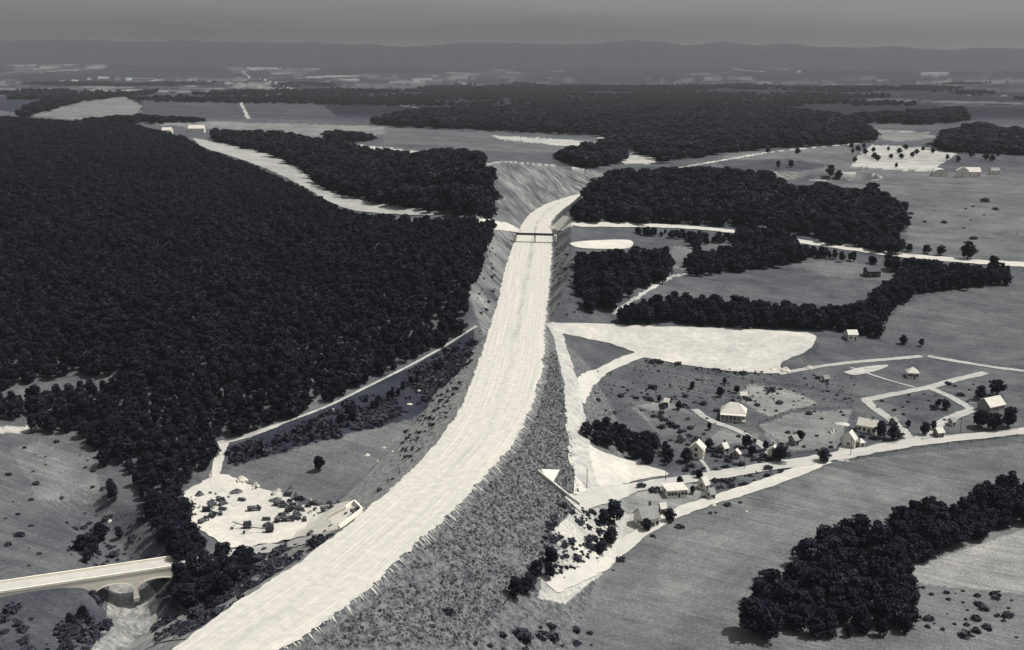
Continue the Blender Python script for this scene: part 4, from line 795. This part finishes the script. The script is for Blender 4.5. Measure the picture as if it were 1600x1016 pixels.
def timber(px, py, rz):
    t = empty('timber_stack', at(px, py)+Vector((0, 0, .25)), R(rz)); tag(t, 'dark stack of timber or forms lying on the floor of the construction yard', 'timber stack', 'timber stacks in the construction yard'); m = MB()
    for i in range(5):
        for k in range(4-i//2): m.box((rnd.uniform(-.2, .2), (k-(3-i//2)/2)*.42, .2+i*.24), (rnd.uniform(2.4, 3.2), .38, .2))
    m.build('planks', BARK, t); b = MB(); [b.box((x, 0, .05), (.2, 1.7, .12)) for x in (-.9, .9)]; b.build('bearers', STEEL, t)
for _ in range(22): px, py = rnd.choice([(rnd.uniform(430, 500), rnd.uniform(782, 806)), (rnd.uniform(300, 350), rnd.uniform(785, 815)), (rnd.uniform(370, 500), rnd.uniform(770, 792)), (rnd.uniform(350, 490), rnd.uniform(800, 838))]); timber(px, py, rnd.uniform(0, 180))
def car(px, py, rz, label):
    t = empty('car', at(px, py)+Vector((0, 0, .75)), R(rz)); tag(t, label, 'car', 'cars on the old highway'); b = MB().box((0, 0, .7), (4.2, 1.6, .7), taper=.93).build('body', STEEL, t)
    MB().box((-.3, 0, 1.3), (2.3, 1.45, .65), taper=.8).build('cabin', STEEL, t); MB().box((-.3, 0, 1.3), (2.0, 1.5, .35), taper=.9).build('window', GLASS, t)
    for x in (-1.3, 1.3):
        for s_ in (-1, 1): wheel(t, x, s_*.75, .36, .22)
car(1087,743,10,'small dark car on the old highway below the white gabled house'); car(1002,763,12,'dark car by the old highway left of the long low building'); car(1200,735,8,'dark car pulled up outside the small white house')
# ------------------------------------------------------------------ poles
for px, py, lb in [(917,764,'utility pole with its shadow on the dirt lot beside the old highway'),(1329,712,'utility pole by the roadside cottage'),(1163,733,'utility pole on the far verge of the old highway below the garden shrubs'),(1400,694,'utility pole on the old highway right of the large dark tree'),(1500,679,'utility pole near the right edge on the old highway'),(1040,752,'utility pole on the old highway above the long low building')]:
    t = empty('utility_pole', at(px, py)); tag(t, lb, 'utility pole', 'utility poles along the old highway'); MB().tube((0, 0, -.5), (0, 0, 8.5), .16, .11).build('pole', BARK, t); MB().box((0, 0, 7.9), (.14, 2.2, .14), rz=R(10)).build('crossarm', BARK, t)
# ------------------------------------------------------------------ arch bridge
ZB = -21.6; ax, ay = on_plane(-90, 941, ZB); bx, by = on_plane(297, 883, ZB); A_ = Vector((float(ax), float(ay), 0)); B_ = Vector((float(bx), float(by), 0)); LB = (B_-A_).length; ang = math.atan2(B_.y-A_.y, B_.x-A_.x)
def bxp(px):                                          # along-bridge distance for a column of the photo
    u, v = on_plane(px, 941-(px+90)/387*58, ZB); return (Vector((float(u), float(v), 0))-A_).length
t = empty('arch_bridge', (A_.x, A_.y, ZB), ang); tag(t, 'white concrete two arch road bridge over the stream at the bottom left', 'bridge'); WB = 8.0
a1, a2, a3, a4 = bxp(146), bxp(206), bxp(214), bxp(277)
def under(x):
    for p, q in ((a1, a2), (a3, a4)):
        if p < x < q: c = (p+q)/2; h = (q-p)/2; return -3.1-2.6*(1-math.sqrt(max(0, 1-((x-c)/h)**2)))*1.0
    return -10.5
xs = sorted(set([0, LB]+[bxp(p) for p in range(-80, 296, 12)]+[a1+(a2-a1)*i/24 for i in range(25)]+[a3+(a4-a3)*i/24 for i in range(25)])); m = MB()
for i in range(len(xs)-1):
    x0, x1 = xs[i]+(1e-4 if xs[i] in (a1, a3) else 0), xs[i+1]-(1e-4 if xs[i+1] in (a2, a4) else 0)
    def uz(x, o): 
        v = under(x); w_ = under((x0+x1)/2); return v if (v > -10) == (w_ > -10) else (-5.7 if w_ > -10 else -10.5)
    u0, u1 = uz(x0, 0), uz(x1, 0)
    for y in (0, WB): m.poly([(x0, y, u0), (x1, y, u1), (x1, y, -.25), (x0, y, -.25)][::1 if y == 0 else -1])
    m.poly([(x0, 0, u0), (x0, WB, u0), (x1, WB, u1), (x1, 0, u1)])
for x in (a1, a2, a3, a4): m.poly([(x, 0, -10.5), (x, WB, -10.5), (x, WB, -5.7), (x, 0, -5.7)])
m.build('arches', CONC, t); MB().box((LB/2, WB/2, -.12), (LB, WB-.02, .25)).build('deck', PAVE and mat('bridge_deck', .42, .12, .3, rough=.9), t)
for y in (.05, WB-.05):
    MB().box((LB/2, y, .42), (LB, .45, .85)).build('parapet', CONC, t)
for p, q in ((a1, a2), (a3, a4)):
    r_ = MB(); c = (p+q)/2; h = (q-p)/2; n = 20
    for i in range(n): x0, x1 = p+(q-p)*i/n, p+(q-p)*(i+1)/n; z0, z1 = under(x0+1e-3), under(x1-1e-3); r_.poly([(x0, -.12, z0-.02), (x1, -.12, z1-.02), (x1, -.12, z1+.42), (x0, -.12, z0+.42)]); r_.poly([(x0, -.12, z0-.02), (x0, .1, z0-.02), (x1, .1, z1-.02), (x1, -.12, z1-.02)]); r_.poly([(x0, -.12, z0+.42), (x1, -.12, z1+.42), (x1, 0, z1+.42), (x0, 0, z0+.42)])
    r_.build('arch_ring', CONC, t)
for x in ((a2+a3)/2,): MB().box((x, WB/2, -9.4), (a3-a2+.4, WB+.6, .8)).build('pier_footing', CONCD, t)
# ------------------------------------------------------------------ overpass across the cut
lx, ly = on_plane(806, 366, 6.2); rx_, ry_ = on_plane(866, 367.5, 6.2); P0, P1 = Vector((float(lx), float(ly), 6.2)), Vector((float(rx_), float(ry_), 6.2)); L_ = (P1-P0).length
t = empty('overpass', (P0.x, P0.y, 0), math.atan2(P1.y-P0.y, P1.x-P0.x)); tag(t, 'thin dark overpass crossing the pale roadbed just before the ridge cut', 'overpass')
MB().box((L_/2, 0, 6.2), (L_, 4, .7)).build('deck', STEEL, t)
for s_ in (-1, 1): MB().box((L_/2, s_*1.95, 6.85), (L_, .15, .6)).build('parapet', STEEL, t)
MB().box((L_/2, 0, 2.8), (.7, 3.4, 5.8)).build('pier', CONCD, t); MB().box((L_/2, 0, 7.0), (1.3, 4.6, .9)).build('pier_cap', STEEL, t)
for x in (-.8, L_+.8): MB().box((x, 0, 2.0), (1.8, 5, 8.4)).build('abutment', CONCD, t)
# ------------------------------------------------------------------ culvert walls where the old highway goes under the fill
def wall_along(name, pts, h, th, m, label, cat='wall', t=None):
    P = [at(*q) for q in pts]; mb = MB()
    for a, b in zip(P, P[1:]):
        d = (b-a); nn = Vector((-d.y, d.x, 0)).normalized()*th/2; q = [a-nn, b-nn, b+nn, a+nn]; bs = len(mb.v); lo = [Vector((v.x, v.y, v.z-1.5)) for v in q]; hi = [Vector((v.x, v.y, v.z+h)) for v in q]
        mb.v += lo+hi
        for f in ((3, 2, 1, 0), (4, 5, 6, 7), (0, 1, 5, 4), (1, 2, 6, 5), (2, 3, 7, 6), (3, 0, 4, 7)): mb.f.append([bs+i for i in f])
    o = mb.build(name, m, t)
    if not t: tag(o, label, cat)
    return o
wall_along('wing_wall', [(841,740),(862,757),(884,775),(906,791)], 1.6, 1.0, CONCD, 'long grey sloping wing wall where the old highway meets the embankment')
p = at(862, 757); q0, q1 = at(845, 742), at(874, 744); m = MB(); up = Vector((0, 0, 2.6)); f = [q0+up*.9, q1+up, p+Vector((0, 0, .1))]; bk = [v+Vector((.3, .9, -.3)) for v in f]; b = 0
m.poly(f); m.poly(bk[::-1]); [m.poly([f[i], bk[i], bk[(i+1) % 3], f[(i+1) % 3]]) for i in range(3)]; tag(m.build('culvert_headwall', BR), 'bright white triangular headwall set into the embankment foot', 'headwall')
sheet('portal_apron', [(512,812),(533,800),(553,789),(564,800),(528,822)], mat('bright_gravel', .6), off=.35, step=1.5, label='bright concrete apron in the corner of the yard by the portal wall')
wall_along('portal_wall', [(512,812),(540,797),(554,787),(566,800),(530,828)], 1.5, .6, CONC, 'white concrete portal wall bent round the yard corner beside the roadbed')
#</S>
# ------------------------------------------------------------------ haze
hz = MB(); hz.box((0, 9990, 120), (46000, 20300, 400)); ho = hz.build('haze', None); m = bpy.data.materials.new('haze'); m.use_nodes = True; nt = m.node_tree
nt.nodes.remove(nt.nodes['Principled BSDF']); pv = nt.nodes.new('ShaderNodeVolumePrincipled'); pv.inputs['Color'].default_value = HAZE_C+(1,); pv.inputs['Density'].default_value = HAZE_D; pv.inputs['Anisotropy'].default_value = 0
nt.links.new(pv.outputs[0], nt.nodes['Material Output'].inputs['Volume']); ho.data.materials.append(m); tag(ho, 'thin summer haze over the valley', 'haze', kind='stuff')
